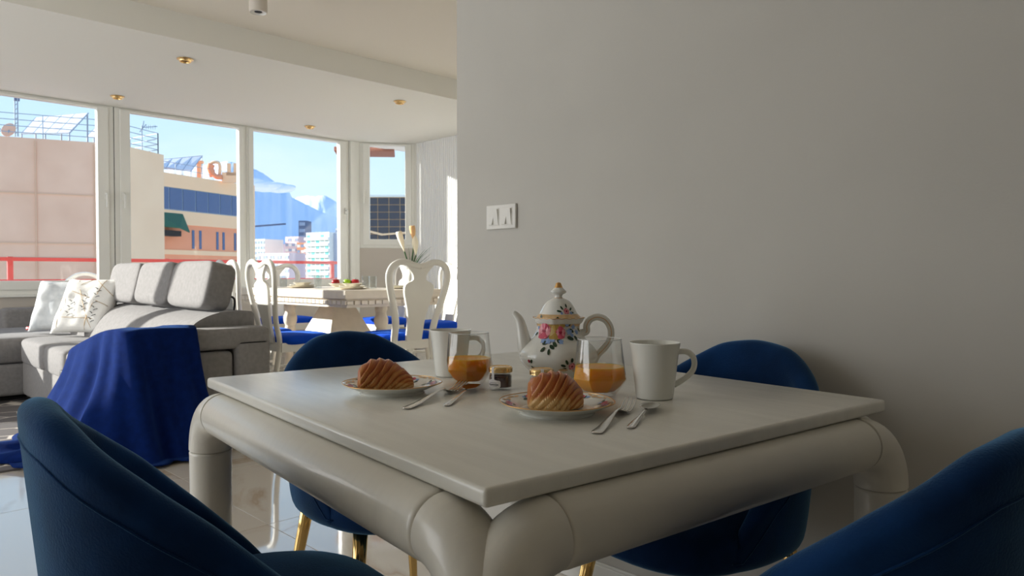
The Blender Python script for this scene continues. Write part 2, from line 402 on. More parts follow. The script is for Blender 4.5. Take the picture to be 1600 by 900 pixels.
# ceiling lights
def downlight(x, y, label):
    t = thing('recessed_downlight', label, 'ceiling light', (x, y, 2.668), 0, 'gold recessed downlights')
    b = BM(); lathe(b, sm([(.036, .0), (.058, -.001), (.062, -.004), (.060, -.007), (.05, -.009), (.045, -.02), (.040, -.026), (.034, -.024), (.032, -.0)], 3), 32); obj('ring', b, M_['brass'], t)
    b = BM(); lathe(b, [(0, -.012), (.02, -.013), (.033, -.012), (.033, -.001), (0, -.001)], 24); obj('lamp', b, M_['dark'], t)
for x, y, lb in ((2.21, 5.91, 'gold ring downlight nearest the ceiling step, above the sofa'), (2.21, 7.6, 'gold ring downlight above the window corner behind the sofa'),
                 (4.245, 5.885, 'gold ring downlight close to the grey wall edge, above the dining table'), (4.23, 7.605, 'gold ring downlight nearest the mountain view window')):
    downlight(x, y, lb)
p = far(406.5, 4.5)
t = thing('surface_spotlight', 'white cylinder spotlight fixed under the upper ceiling', 'ceiling light', (p.x, p.y, 2.58))
b = BM(); lathe(b, [(.054, .282), (.054, .006), (.052, .002), (.048, 0)], 40); obj('cylinder_body', b, mat('spot_white', lin(205, 196, 184), .5), t, angle=40)
b = BM(); lathe(b, [(.048, 0), (.05, .003), (.03, .002), (.024, .02), (0, .02)], 40); obj('face_ring', b, M_['trim'], t)
b = BM(); lathe(b, [(0, .0035), (.022, .0035), (.022, .015), (0, .015)], 24); obj('lens', b, M_['dark'], t)

# light switch on the grey wall
t = thing('light_switch', 'white double light switch with two tilted rockers on grey wall', 'switch', (1.79, 1.8695, 1.1845))
b = BM(); box(b, -.010, -.0005, -.0745, .0745, -.043, .043, .003, 3); obj('switch_plate', b, M_['trim'], t)
for s in (-1, 1):
    cy_ = s * .033
    b = BM(); box(b, -.0115, -.009, cy_ - .026, cy_ + .026, -.031, .031, .001); o = obj('rocker_frame', b, M_['trim'], t)
    for k, (za, zb) in enumerate(((0, 1), (1, 0))):
        b = BM(); ya, yb = (cy_, cy_ + .022) if k == 0 else (cy_ - .022, cy_)
        yy = [ya, yb]
        pts = []
        for zz, dx in ((-.027, -.0185 if k == 0 else -.012), (.027, -.012 if k == 0 else -.0185)):
            sk = .004 if zz < 0 else -.004
            pts.append([Vector((dx, q + (sk if (q == cy_) else 0), zz)) for q in yy])
        base = [[Vector((-.0113, q.y, q.z)) for q in r] for r in pts]
        V = [[b.verts.new(q) for q in r] for r in pts]; W = [[b.verts.new(q) for q in r] for r in base]
        b.faces.new((V[0][0], V[0][1], V[1][1], V[1][0])); b.faces.new((W[0][0], W[1][0], W[1][1], W[0][1]))
        b.faces.new((V[0][0], W[0][0], W[0][1], V[0][1])); b.faces.new((V[1][0], V[1][1], W[1][1], W[1][0]))
        b.faces.new((V[0][0], V[1][0], W[1][0], W[0][0])); b.faces.new((V[0][1], W[0][1], W[1][1], V[1][1]))
        obj('rocker', b, M_['trim'], o, smooth=False)

# ============================================================ BREAKFAST TABLE
ROT = math.radians(-6.7)
TX, TY, TW, TL = 1.0515, 1.064, .918, 1.075
tb = thing('breakfast_table', 'off-white table with thick bent tube legs, laid for breakfast', 'table', (TX, TY, 0), ROT)
b = BM(); box(b, -TW / 2, TW / 2, -TL / 2, TL / 2, .727, .75, .006, 3); obj('tabletop', b, M_['top'], tb, angle=50)
RR, RE, zr = .046, .09, .680
hx, hy = TW / 2 - .006, TL / 2 - .006
def rail(a, c_):
    b = BM(); a, c_ = Vector(a), Vector(c_); d = (c_ - a).normalized()
    pts = [a, a + d * .0012, a + d * .004, a + d * .012, c_ - d * .012, c_ - d * .004, c_ - d * .0012, c_]
    tube(b, pts, [RR - .006, RR - .003, RR - .001, RR, RR, RR - .001, RR - .003, RR - .006], 40)
    return obj('rail', b, M_['paint'], tb, angle=60)
for s in (-1, 1):
    rail((s * hx, -hy + RE, zr), (s * hx, hy - RE, zr)); rail((-hx + RE, s * hy, zr), (hx - RE, s * hy, zr))
for sx_ in (-1, 1):
    for sy_ in (-1, 1):
        b = BM()
        for dx, dy in ((-sx_, 0), (0, -sy_)):
            pts = []; rad = []
            for k in range(15):
                a = PI / 2 * k / 14
                pts.append(Vector((sx_ * hx + dx * RE * (1 - math.sin(a)), sy_ * hy + dy * RE * (1 - math.sin(a)), zr - RE * (1 - math.cos(a)))))
                rad.append(RR * 1.0)
            rad[0] -= .005; rad[-1] -= .003
            d0 = (pts[1] - pts[0]); pts.insert(1, pts[0] + d0 * .12); rad.insert(1, RR - .001)
            d1 = (pts[-1] - pts[-2]); pts.insert(-1, pts[-1] - d1 * .15); rad.insert(-1, RR)
            tube(b, pts, rad, 40, up=(dy, dx, 0))
        c0 = (sx_ * hx, sy_ * hy)
        lathe(b, [(0, .588), (RR - .004, .588), (RR - .0005, .585), (RR - .001, .58), (RR - .003, .3), (RR - .004, .004), (RR - .007, 0), (0, 0)], 40, (c0[0], c0[1], 0))
        obj('leg', b, M_['paint'], tb, angle=60)

# ============================================================ VELVET CHAIRS
def velvet_chair(label, loc, rz):
    t = thing('velvet_chair', label, 'chair', loc, rz, 'blue velvet chairs around the breakfast table')
    b = BM(); TH = math.radians(122); n = 48
    K = [(0, .82), (22, .805), (45, .745), (65, .68), (82, .61), (100, .54), (114, .48), (122, .435)]
    def h(th):
        a = abs(math.degrees(th))
        for (a0, h0), (a1, h1) in zip(K, K[1:]):
            if a <= a1:
                u = (a - a0) / (a1 - a0); u = u if a0 else u * u * .6 + u * .4
                return h0 + (h1 - h0) * u
        return K[-1][1]
    def R(th):
        c_, s_ = abs(math.cos(th)), abs(math.sin(th)); ex = 2.35
        return 1 / ((c_ / .265) ** ex + (s_ / .255) ** ex) ** (1 / ex)
    def P_(th, off, z):
        lean = (z - .40) * .10 * (1 if abs(th) < 1.6 else .6)
        r = R(th) - .022 + lean - off
        return Vector((-r * math.cos(th), r * math.sin(th), z))
    rings = []; seam = []
    for i in range(n + 1):
        th = -TH + 2 * TH * i / n
        H_ = h(th); zb = .385
        thk = .052 if abs(th) < 1.7 else .052 - .018 * (abs(th) - 1.7) / .43
        hh = H_ - zb; sec = []
        sec += [P_(th, .03, zb), P_(th, .012, zb + .004), P_(th, .002, zb + .02)]
        for k in range(1, 6): sec.append(P_(th, 0, zb + .02 + (hh - .05) * k / 6))
        zt = H_ - thk * .5
        for k in range(9):
            a = PI * k / 8
            sec.append(P_(th, thk / 2 - thk / 2 * math.cos(a), zt + thk * .5 * math.sin(a)))
        for k in range(1, 6): sec.append(P_(th, thk + .004 * math.sin(PI * k / 6), zt + (min(.44, zt - .005) - zt) * k / 6))
        sec += [P_(th, thk, min(.43, zt - .01)), P_(th, thk - .01, zb)]
        rings.append([b.verts.new(p_) for p_ in sec]); seam.append(P_(th, -.0003, max(zb + .03, H_ - .052)))
    for A, B in zip(rings, rings[1:]):
        m2 = len(A)
        for k in range(m2): b.faces.new((A[k], A[(k + 1) % m2], B[(k + 1) % m2], B[k]))
    b.faces.new(rings[0]); b.faces.new(rings[-1][::-1])
    sh = obj('backrest', b, M_['velvet'], t, sub=1)
    b = BM(); tube(b, seam, .0016, 6); obj('seam', b, M_['velvet'], sh)
    b = BM(); M1 = Matrix.Translation((.02, 0, .425))
    sbox(b, (0, 0, 0), (.235, .222, .055), .55, .75, 48, 20, M1)
    for v in b.verts: v.co.z += .016 * max(0, 1 - (v.co.x ** 2 + v.co.y ** 2) / .05) if v.co.z > .43 else 0
    obj('seat', b, M_['velvet'], t)
    for sx_, sy_ in ((1, 1), (1, -1), (-1, 1), (-1, -1)):
        b = BM(); a = Vector((sx_ * .15, sy_ * .15, .395)); c_ = Vector((sx_ * .215, sy_ * .205, 0))
        q = (c_ - a).to_track_quat('Z', 'Y').to_matrix().to_4x4(); Ln = (c_ - a).length; n2 = 36; rr = []
        for k, u in enumerate((0, .25, .5, .75, .985, 1)):
            r0 = .0175 - .0075 * u if u < 1 else .008
            rr.append([b.verts.new(Matrix.Translation(a) @ q @ Vector(((r0 * (1 - .10 * (j % 3 == 0))) * math.cos(2 * PI * j / n2), (r0 * (1 - .10 * (j % 3 == 0))) * math.sin(2 * PI * j / n2), Ln * u))) for j in range(n2)])
        for A, B in zip(rr, rr[1:]):
            for j in range(n2): b.faces.new((A[j], A[(j + 1) % n2], B[(j + 1) % n2], B[j]))
        b.faces.new(rr[0]); b.faces.new(rr[-1][::-1]); obj('leg', b, M_['gold'], t)
    return t
chA = velvet_chair('navy velvet tub chair whose rounded back fills the lower left corner', (.485, 1.10, 0), ROT)
dup(chA, (1.10, 1.585, 0), ROT - PI / 2, 'navy velvet chair between the breakfast table and the sofa armrest side')
dup(chA, (1.455, .90, 0), ROT + PI, 'navy velvet chair pushed against the grey wall beyond the table')
dup(chA, (.97, .425, 0), ROT + PI / 2, 'navy velvet chair with large rounded back in the lower right corner')

# ============================================================ THINGS ON THE BREAKFAST TABLE
ZT = .7502
def decal(bm, prof, th, z, pts, off=.0005):
    """small printed shape laid on a turned surface; pts = (s along, t up) metres"""
    def rz_(zz):
        for (r0, z0), (r1, z1) in zip(prof, prof[1:]):
            if min(z0, z1) <= zz <= max(z0, z1) and abs(z1 - z0) > 1e-7: return r0 + (r1 - r0) * (zz - z0) / (z1 - z0)
        return prof[-1][0]
    R0 = rz_(z); V = []
    for s, t_ in pts:
        zz = z + t_; a = th + s / R0; r = rz_(zz) + off
        V.append(bm.verts.new((r * math.cos(a), r * math.sin(a), zz)))
    c_ = bm.verts.new(sum((v.co for v in V), Vector()) / len(V))
    rr = rz_(c_.co.z) + off * 1.15; k = rr / max(1e-6, math.hypot(c_.co.x, c_.co.y)); c_.co.x *= k; c_.co.y *= k
    for i in range(len(V)): bm.faces.new((V[i], V[(i + 1) % len(V)], c_))
def blob(r, n=14, wob=.12, cx=0, cy=0, e_=1.0): return [(cx + r * (1 + wob * math.sin(5 * 2 * PI * i / n)) * math.cos(2 * PI * i / n) * e_, cy + r * (1 + wob * math.sin(5 * 2 * PI * i / n)) * math.sin(2 * PI * i / n)) for i in range(n)]
def leaf(L_, W_, a, cx=0, cy=0):
    out = []
    for i in range(12):
        u = i / 12 * 2 * PI; x = L_ / 2 * (1 - math.cos(u)) ; y_ = W_ / 2 * math.sin(u) * (1 if True else 0)
        out.append((cx + x * math.cos(a) - y_ * math.sin(a), cy + x * math.sin(a) + y_ * math.cos(a)))
    return out

# ---- teapot
TPX, TPY = 1.190, 1.066
tp = thing('teapot', 'tall white porcelain teapot with rose garlands and gilt trim', 'teapot', (TPX, TPY, ZT))
body = sm([(0, .001), (.042, .001), (.0495, .0), (.0515, .005), (.049, .010), (.055, .016), (.070, .028), (.0800, .040), (.0850, .053), (.0825, .066), (.0735, .078), (.0625, .0885), (.0530, .100), (.0470, .113), (.0460, .124), (.0475, .132)], 6)
lob = lambda u, z: 1 + .012 * math.cos(8 * 2 * PI * u) * min(1, max(0, (z - .02) / .03))
b = BM(); lathe(b, body + [(.0475, .133), (.045, .133), (.042, .125)], 96, f=lob); o = obj('body', b, M_['porc'], tp)
body2 = [(r * 1.012, z) for r, z in body]
CT = math.atan2(-TPY, -TPX)
tang = Vector((-math.sin(CT), math.cos(CT), 0)); sgn = 1 if tang.dot(RT) > 0 else -1
def S(pts): return [(sgn * a, c) for a, c in pts]
U = 1 / 715; Y0 = 595
M_['petal'] = mat('rose_print_pale', lin(226, 150, 160), .3); M_['petaly'] = mat('rose_print_cream', lin(214, 188, 130), .3)
def mark(prof, dx, layers, parent, nm):
    for mname, ptslist, off in layers:
        b = BM()
        for ox, oy, pts in ptslist:
            zz = (Y0 + oy) * U; R0 = min(prof, key=lambda q: abs(q[1] - zz))[0]
            th = CT + sgn * math.asin(max(-.98, min(.98, (dx + ox) * U / R0)))
            decal(b, prof, th, zz, S([(p_[0] * U, p_[1] * U) for p_ in pts]), off)
        q_ = obj(nm, b, M_[mname], parent, smooth=False); q_['kind'] = 'stuff'
def petals(cx, cy, r, n_, e_=.8):
    return [(cx + r * .62 * e_ * math.cos(2 * PI * k / n_ + .4), cy + r * .62 * math.sin(2 * PI * k / n_ + .4), blob(r * .36, 10, .05)) for k in range(n_)]
mark(body2, 0, [
    ('leafd', [(-30, -503, leaf(9, 5, 2.4)), (-26, -499, leaf(9, 4, 1.6)), (-10, -505, leaf(9, 5, .9)), (-2, -527, leaf(9, 6, -.6)), (13, -524, leaf(10, 6, -.3)), (10, -507, leaf(10, 6, .3)), (-20, -538, leaf(8, 5, -2.2)), (-13, -535, leaf(9, 5, -.6)), (-16, -531, leaf(8, 5, -2.8)), (-14, -540, leaf(9, 4, -1.5)), (-8, -530, leaf(9, 5, -.9)), (24, -522, leaf(9, 5, -1.3)), (29, -512, leaf(8, 4, -.6)), (18, -503, leaf(9, 4, .2)), (-31, -518, leaf(7, 4, -2.4)), (-1, -503, leaf(10, 5, 1.6)), (3, -503, leaf(9, 4, .6)), (16, -512, leaf(9, 5, -.6))], .0005),
    ('gilt_soft', [(24, -504, leaf(12, 3, .2)), (30, -508, leaf(8, 3, -1.2)), (-28, -506, leaf(6, 3, 0))], .0007),
    ('bluep', [(-15, -529, blob(4.5, wob=.3)), (-23, -529, blob(3.5, wob=.3)), (-8, -528, blob(3, wob=.3)), (16, -516, blob(4.5, wob=.3)), (22, -509, blob(3.6, wob=.3)), (27, -517, blob(3.6, wob=.3)), (4, -530, blob(3.6, wob=.3)), (13, -505, blob(3.4, wob=.3)), (-30, -511, blob(2.6, wob=.3)), (20, -521, blob(3, wob=.3))], .0009),
    ('rosey', [(-4, -516, blob(12))] + [(-12, -508, blob(5)), (6, -506, blob(4))], .0011),
    ('petaly', petals(-4, -516, 11.5, 8), .0013),
    ('rose', [(-21, -515, blob(12.5, wob=.06, e_=.85)), (3, -517, blob(9.5, wob=.05, e_=.78))], .0015),
    ('petal', petals(-21, -515, 11.5, 7) + petals(3, -517, 8.6, 6, .7), .0017),
    ('rose2', [(-21, -516, blob(4.2, wob=.2, e_=.7)), (3, -517, blob(3.4, wob=.2, e_=.7)), (-26, -519, leaf(7, 1.6, -.9)), (-14, -512, leaf(6, 1.6, 1.9))], .0019),
], o, 'floral_print')
mark(body2, 20, [('leafd', [(-9, -566, leaf(8, 4, 2.8)), (-6, -563, leaf(8, 4, 2.0)), (0, -560, leaf(7, 4, 1.5)), (5, -566, leaf(8, 4, .4)), (5, -570, leaf(7, 3, -.5)), (-8, -569, leaf(8, 4, 3.5))], .0005),
                     ('gilt_soft', [(-6, -572, leaf(14, 4, 3.1)), (0, -573, leaf(12, 4, 0))], .0007),
                     ('rose', [(0, -566, blob(5.2))], .0011), ('petal', petals(0, -566, 4.8, 6), .0013), ('rose2', [(0, -566, blob(1.8))], .0015)], o, 'floral_print')
mark(body2, -44, [('leafd', [(3, -563, leaf(7, 4, 1.0)), (3, -568, leaf(6, 3, -.6))], .0005), ('rose2', [(0, -560, blob(2.6))], .0009)], o, 'floral_print')
b = BM(); gw = [(r + .0009, z) for r, z in body if z > .120]; lathe(b, gw, 96, f=lambda u, z: 1 + .012 * math.cos(16 * PI * u)); obj('gold_wash_band', b, M_['gilt_soft'], o)
b = BM()
def scal(u, z): return 1 + .06 * max(0, math.cos(2 * PI * 4 * (u - (CT + sgn * 1.35) / (2 * PI)))) ** 6
lathe(b, sm([(.0475, .126), (.0505, .130), (.0535, .1365), (.0540, .139), (.0515, .1395), (.047, .137)], 4), 96, f=scal); o2 = obj('collar', b, M_['porc'], tp)
b = BM(); pts = []
for j in range(97):
    u = j / 96; r = .0545 * scal(u, 0); pts.append((r * math.cos(2 * PI * u), r * math.sin(2 * PI * u), .1385 + .0008 * math.sin(40 * PI * u)))
tube(b, pts, .0008, 6, cap=False); obj('gilt_line', b, M_['gilt'], o2)
lidp = sm([(.0485, .138), (.0465, .1415), (.0435, .1445), (.0405, .149), (.0370, .156), (.0325, .164), (.0265, .172), (.018, .178), (.011, .1805), (.0085, .1815)], 6)
b = BM(); lathe(b, lidp + [(0, .1815)], 72); ld = obj('lid', b, M_['porc'], tp)
b = BM(); lathe(b, [(r + .0004, z) for r, z in lidp if z < .1465], 72); obj('gold_wash_band', b, M_['gilt_soft'], ld)
knob = sm([(.0088, .181), (.0078, .1845), (.009, .188), (.0150, .1915), (.0168, .195), (.0140, .199), (.0095, .2035)], 5)
b = BM(); lathe(b, knob, 40, f=lambda u, z: 1 + .03 * math.cos(12 * PI * u)); k_ = obj('knob', b, M_['porc'], ld)
b = BM(); lathe(b, sm([(.0096, .2033), (.0072, .2085), (.005, .2135), (0, .2152)], 4), 32); obj('gilt_tip', b, M_['gilt'], ld)
b = BM(); lathe(b, [(.0092, .1808), (.0100, .1813), (.0092, .1818)], 40); obj('gilt_line', b, M_['gilt'], ld)
lp2 = [(r, z) for r, z in lidp][::-1]
mark(lp2, 12, [('leafd', [(-7, -486, leaf(8, 3, 2.9)), (-5, -483, leaf(7, 3, 2.2)), (0, -480, leaf(6, 3, 1.5)), (5, -484, leaf(7, 3, .6)), (6, -487, leaf(7, 3, -.1))], .0005),
                  ('bluep', [(7, -488, blob(2.2)), (-7, -488, blob(1.8))], .0007), ('rose', [(0, -485, blob(4.4))], .0009), ('petal', petals(0, -485, 4, 6), .0011), ('rose2', [(0, -485, blob(1.6))], .0013)], ld, 'floral_print')
def pp(dx, y, out=0): return RT * (dx * U) + Vector((0, 0, (Y0 - y) * U)) - FW * out
b = BM()
sp = cr_([pp(-28, 566), pp(-40, 561), pp(-49, 549), pp(-54, 532), pp(-57, 515), pp(-61, 500), pp(-67, 491.5), pp(-71, 488.5)], 6)
rk = [9, 14, 13.5, 11, 8.8, 6.8, 5.0, 3.4]; rd = []
for i in range(len(sp)):
    k, u = divmod(i, 6); u /= 6; rd.append((rk[k] * (1 - u) + rk[min(k + 1, 7)] * u) * U)
tube(b, sp, rd, 28)
obj('spout', b, M_['porc'], tp)
b = BM(); hp = cr_([pp(28, 523), pp(36, 521), pp(44, 518), pp(44, 509), pp(49, 500), pp(60, 495.5), pp(72, 499), pp(80, 509), pp(82.5, 521), pp(79, 534), pp(71, 545), pp(62, 554), pp(57, 563), pp(50, 572)], 6)
nh = len(hp); tube(b, hp, [(5.4 if i > 8 else 6.6) * U for i in range(nh)], 18, flat=.75, up=tuple(FW)); hd = obj('handle', b, M_['porc'], tp)
b = BM(); tube(b, [q - FW * .0054 for q in hp[10:]], .0008, 6); obj('gilt_line', b, M_['gilt'], hd)
b = BM(); tube(b, cr_([pp(67, 541), pp(73, 547), pp(76, 542)], 4), [.003, .0035, .004, .004, .0045, .004, .0035, .003, .002], 10); obj('thumb_scroll', b, M_['porc'], hd)

# ---- mugs
def mug(label, loc, hdir):
    t = thing('mug', label, 'mug', loc, hdir, 'white mugs on the breakfast table')
    b = BM(); lathe(b, sm([(0, .003), (.030, .003), (.0335, .001), (.0345, .003)], 3) + [(.0357, .012), (.0395, .045), (.0435, .080), (.0472, .1035)] + sm([(.0474, .1045), (.0465, .1055), (.0453, .1045)], 4) + [(.0415, .08), (.037, .045), (.033, .012), (.028, .007), (0, .006)], 64); obj('cup', b, M_['mug'], t, angle=60)
    b = BM(); hp_ = cr_([(.0385, 0, .085), (.050, 0, .0875), (.063, 0, .086), (.073, 0, .078), (.0765, 0, .066), (.074, 0, .053), (.065, 0, .042), (.053, 0, .033), (.0375, 0, .024)], 6)
    tube(b, hp_, .0056, 16, flat=.72, up=(0, 1, 0)) ; obj('handle', b, M_['mug'], t); return t
HA = math.atan2(RT.y, RT.x)
mug('white mug beside the croissant plate nearest the window, behind the juice glass', (1.070, 1.29, ZT), HA - .10)
mug('white mug with its handle toward the chair by the grey wall, right of the teapot', (1.152, .789, ZT), HA + .08)
# ---- juice glasses
def glass(label, loc, rz):
    t = thing('juice_glass', label, 'glass', loc, rz, 'faceted glasses of orange juice')
    prof = [(0, .002, 0), (.029, .0015, .8), (.031, .003, .9), (.040, .016, 1), (.0495, .030, 1), (.0505, .034, .9), (.0485, .050, .5), (.0455, .080, .15), (.0425, .1085, 0)]
    def ng(u, k, n_=7):
        a = (u * 2 * PI) % (2 * PI / n_) - PI / n_; pr = math.cos(PI / n_) / math.cos(a); return (1 - k) + k * pr * 1.04
    b = BM(); n_ = 84; rings = []
    outer = prof; inner = [(.0412, .1085, 0), (.0443, .08, .15), (.0472, .05, .5), (.0490, .034, .9), (.048, .031, 1), (.0385, .018, 1), (.028, .009, .8), (0, .008, 0)]
    for r, z, k in outer + [(.0425, .1093, 0), (.0416, .1095, 0)] + inner:
        rings.append([b.verts.new((0, 0, z))] if r == 0 else [b.verts.new((r * ng(j / n_, k) * math.cos(2 * PI * j / n_), r * ng(j / n_, k) * math.sin(2 * PI * j / n_), z)) for j in range(n_)])
    for A, B in zip(rings, rings[1:]):
        for j in range(n_):
            k = (j + 1) % n_
            if len(A) == 1: b.faces.new((A[0], B[j], B[k]))
            elif len(B) == 1: b.faces.new((A[j], A[k], B[0]))
            else: b.faces.new((A[j], A[k], B[k], B[j]))
    obj('tumbler', b, M_['glass'], t, angle=25)
    b = BM(); tube(b, [(.04205 * math.cos(2 * PI * j / 48), .04205 * math.sin(2 * PI * j / 48), .1092) for j in range(49)], .0008, 6, cap=False); obj('rim', b, M_['glass_edge'], t)  # pale ring added as the highlight along the lip
    b = BM(); rings = []
    for r, z, k in [(0, .0085, 0), (.0278, .0095, .8), (.0382, .0183, 1), (.0476, .0312, 1), (.0487, .034, .9), (.0466, .054, .45), (.0462, .0565, .4), (.0445, .0560, .4), (0, .0558, 0)]:
        rings.append([b.verts.new((0, 0, z))] if r == 0 else [b.verts.new((r * ng(j / n_, k) * math.cos(2 * PI * j / n_), r * ng(j / n_, k) * math.sin(2 * PI * j / n_), z)) for j in range(n_)])
    for A, B in zip(rings, rings[1:]):
        for j in range(n_):
            k = (j + 1) % n_
            if len(A) == 1: b.faces.new((A[0], B[j], B[k]))
            elif len(B) == 1: b.faces.new((A[j], A[k], B[0]))
            else: b.faces.new((A[j], A[k], B[k], B[j]))
    obj('orange_juice', b, M_['juice'], t, angle=25); return t
glass('faceted glass half full of orange juice in front of the mug nearest the window', (1.014, 1.162, ZT), .3)
glass('faceted glass half full of orange juice in front of the teapot handle', (1.100, .880, ZT), .75)
# ---- plates
def plate(label, loc, rz):
    t = thing('plate', label, 'plate', loc, rz, 'floral plates with croissants')
    pr = sm([(0, .006), (.055, .006), (.064, .008), (.075, .0125), (.090, .0185), (.0965, .0205)], 5)
    wav = lambda u, z: 1 + (.014 * math.cos(12 * PI * u) if z > .016 else 0)
    und = sm([(.0965, .0205), (.096, .019), (.080, .0115), (.066, .005), (.0635, 0), (.060, 0), (.058, .003), (0, .003)], 4)
    b = BM(); lathe(b, pr + und[1:], 96, f=lambda u, z: 1 + .012 * math.cos(12 * PI * u) * max(0, min(1, (z - .012) / .008))); ds = obj('dish', b, M_['porc'], t)
    b = BM(); pts = [(.0967 * (1 + .0125 * math.cos(6 * 2 * PI * j / 96)) * math.cos(2 * PI * j / 96), .0967 * (1 + .0125 * math.cos(6 * 2 * PI * j / 96)) * math.sin(2 * PI * j / 96), .0206) for j in range(97)]
    tube(b, pts, .0009, 6, cap=False); obj('gilt_rim', b, M_['gilt'], ds)
    zr_ = lambda r: next((z0 + (z1 - z0) * (r - r0) / (r1 - r0) for (r0, z0), (r1, z1) in zip(pr, pr[1:]) if r0 <= r <= r1), .02)
    def flat(bm, cr0, ca, pts, off):
        V = []
        for s, t_ in pts:
            r = min(.0945, cr0 + t_); a = ca + s / cr0; V.append(bm.verts.new((r * math.cos(a), r * math.sin(a), zr_(r) + off)))
        c_ = bm.verts.new(sum((v.co for v in V), Vector()) / len(V)); rr_ = math.hypot(c_.co.x, c_.co.y); c_.co.z = max(c_.co.z, zr_(rr_) + off)
        for i in range(len(V)): bm.faces.new((V[i], V[(i + 1) % len(V)], c_))
    L1, L2, L3, L4, L5 = BM(), BM(), BM(), BM(), BM(); rng = random.Random(3)
    for k in range(6):
        ca = k * PI / 3 + .3
        for q in range(9):
            flat(L1, .078 + rng.uniform(-.007, .01), ca + rng.uniform(-.32, .32), [(x / 1000, y_ / 1000) for x, y_ in leaf(10, 5, rng.uniform(0, 6.3))], .0005)
        for dx in (-.1, .09): flat(L2, .081, ca + dx, [(x / 1000, y_ / 1000) for x, y_ in blob(6)], .0008)
        flat(L3, .081, ca - .1, [(x / 1000, y_ / 1000) for x, y_ in blob(2.8)], .001)
        for dx in (-.24, .22, 0): flat(L4, .075 + rng.uniform(0, .01), ca + dx, [(x / 1000, y_ / 1000) for x, y_ in blob(3.4, wob=.3)], .0007)
        for dx in (-.45, -.3, .3, .45, .6): flat(L5, .089, ca + dx, [(x / 1000, y_ / 1000) for x, y_ in leaf(13, 5, rng.uniform(-.4, .4))], .0004)
    for bm_, mn in ((L1, 'leafd'), (L2, 'rose'), (L3, 'rose2'), (L4, 'bluep'), (L5, 'gilt_soft')): obj('floral_print', bm_, M_[mn], ds, smooth=False)['kind'] = 'stuff'
    return t
plate('floral rimmed plate holding the croissant nearer the window', (.838, 1.19, ZT), .2)
plate('floral rimmed plate in front of the teapot, holding the glossier croissant', (.914, .822, ZT), 1.0)
# ---- croissants
def croissant(label, loc, rz, Lh, rmax, bend, peak=-.15, seed=0, pale=.0, ends=(.55, .25)):
    t = thing('croissant', label, 'croissant', loc, rz, 'croissants on floral plates')
    nL, nR = 190, 72; b = BM(); lay = b.verts.layers.float.new('bake'); lay2 = b.verts.layers.float.new('wrap'); rings = []
    cuts = [-3, -1.36, -1.02, -.70, -.40, -.12, .15, .40, .64, .88, 1.14, 1.4, 3]
    for i in range(nL + 1):
        s = 2 * i / nL - 1; ax = s * Lh; ay = bend * (s * s)
        if s < peak: k_ = (peak - s) / (1 + peak); env = ends[0] + (1 - ends[0]) * (1 - k_ ** 2)
        else: k_ = (s - peak) / (1 - peak); env = ends[1] + (1 - ends[1]) * (1 - k_ ** 2.0)
        env *= min(1, max(0, (1 - abs(s)) / .06)) ** .45 if abs(s) > .94 else 1
        ring = []
        for j in range(nR):
            a = 2 * PI * j / nR
            top = math.sin(a)
            sh = s - .62 * (top - .2) + .05 * noise.noise(Vector((math.cos(a) * 2, math.sin(a) * 2, seed + s * 2)))
            lo = max(q for q in cuts if q <= sh); hi = min(q for q in cuts if q > sh)
            fr = (sh - lo) / (hi - lo); fr = fr if hi - lo < 1 else .4      # each wrap starts thick on the hump side
            step = (1 - fr) ** .8 * min(1, fr / .10) ** .6
            fl = noise.noise(Vector((sh * 38, a * .7, seed * 3.1)))
            r = rmax * env * (.86 + .20 * step + .006 * fl + .03 * noise.noise(Vector((s * 3, math.cos(a), top + seed))))
            y_ = ay + r * .95 * math.cos(a); z_ = r * top; fl_ = -.5 * rmax * min(1, env + .1)
            if z_ < fl_: z_ = fl_ - (fl_ - z_) * .1
            v = b.verts.new((ax + r * .25 * (fr - .5) * .3, y_, z_ - fl_ + .002))
            up_ = .5 + .5 * top
            bk = .22 + .40 * up_ ** .8 + .42 * (.45 - step) + .12 * fl + .12 * noise.noise(Vector((s * 5, a, seed)))
            if pale and top < .15 and s < .35: bk -= pale * min(1, (.15 - top) / .25) * (1 if s < .2 else .5)
            if not pale and top < -.1 and s > .3: bk -= .15
            v[lay] = max(0, min(1, bk)); v[lay2] = sh; ring.append(v)
        rings.append(ring)
    for A, B in zip(rings, rings[1:]):
        for j in range(nR): b.faces.new((A[j], A[(j + 1) % nR], B[(j + 1) % nR], B[j]))
    b.faces.new(rings[0]); b.faces.new(rings[-1][::-1])
    obj('pastry', b, M_['crust'], t)
croissant('golden croissant on the plate nearer the window', (.832, 1.205, ZT + .0065), HA + .30, .0550, .0385, -.012, -.25, 1, 0, (.60, .26))
croissant('glossy brown croissant with pale base on the plate before the teapot', (.914, .822, ZT + .0065), HA + .12, .0475, .0405, .012, -.12, 4, .42, (.62, .40))
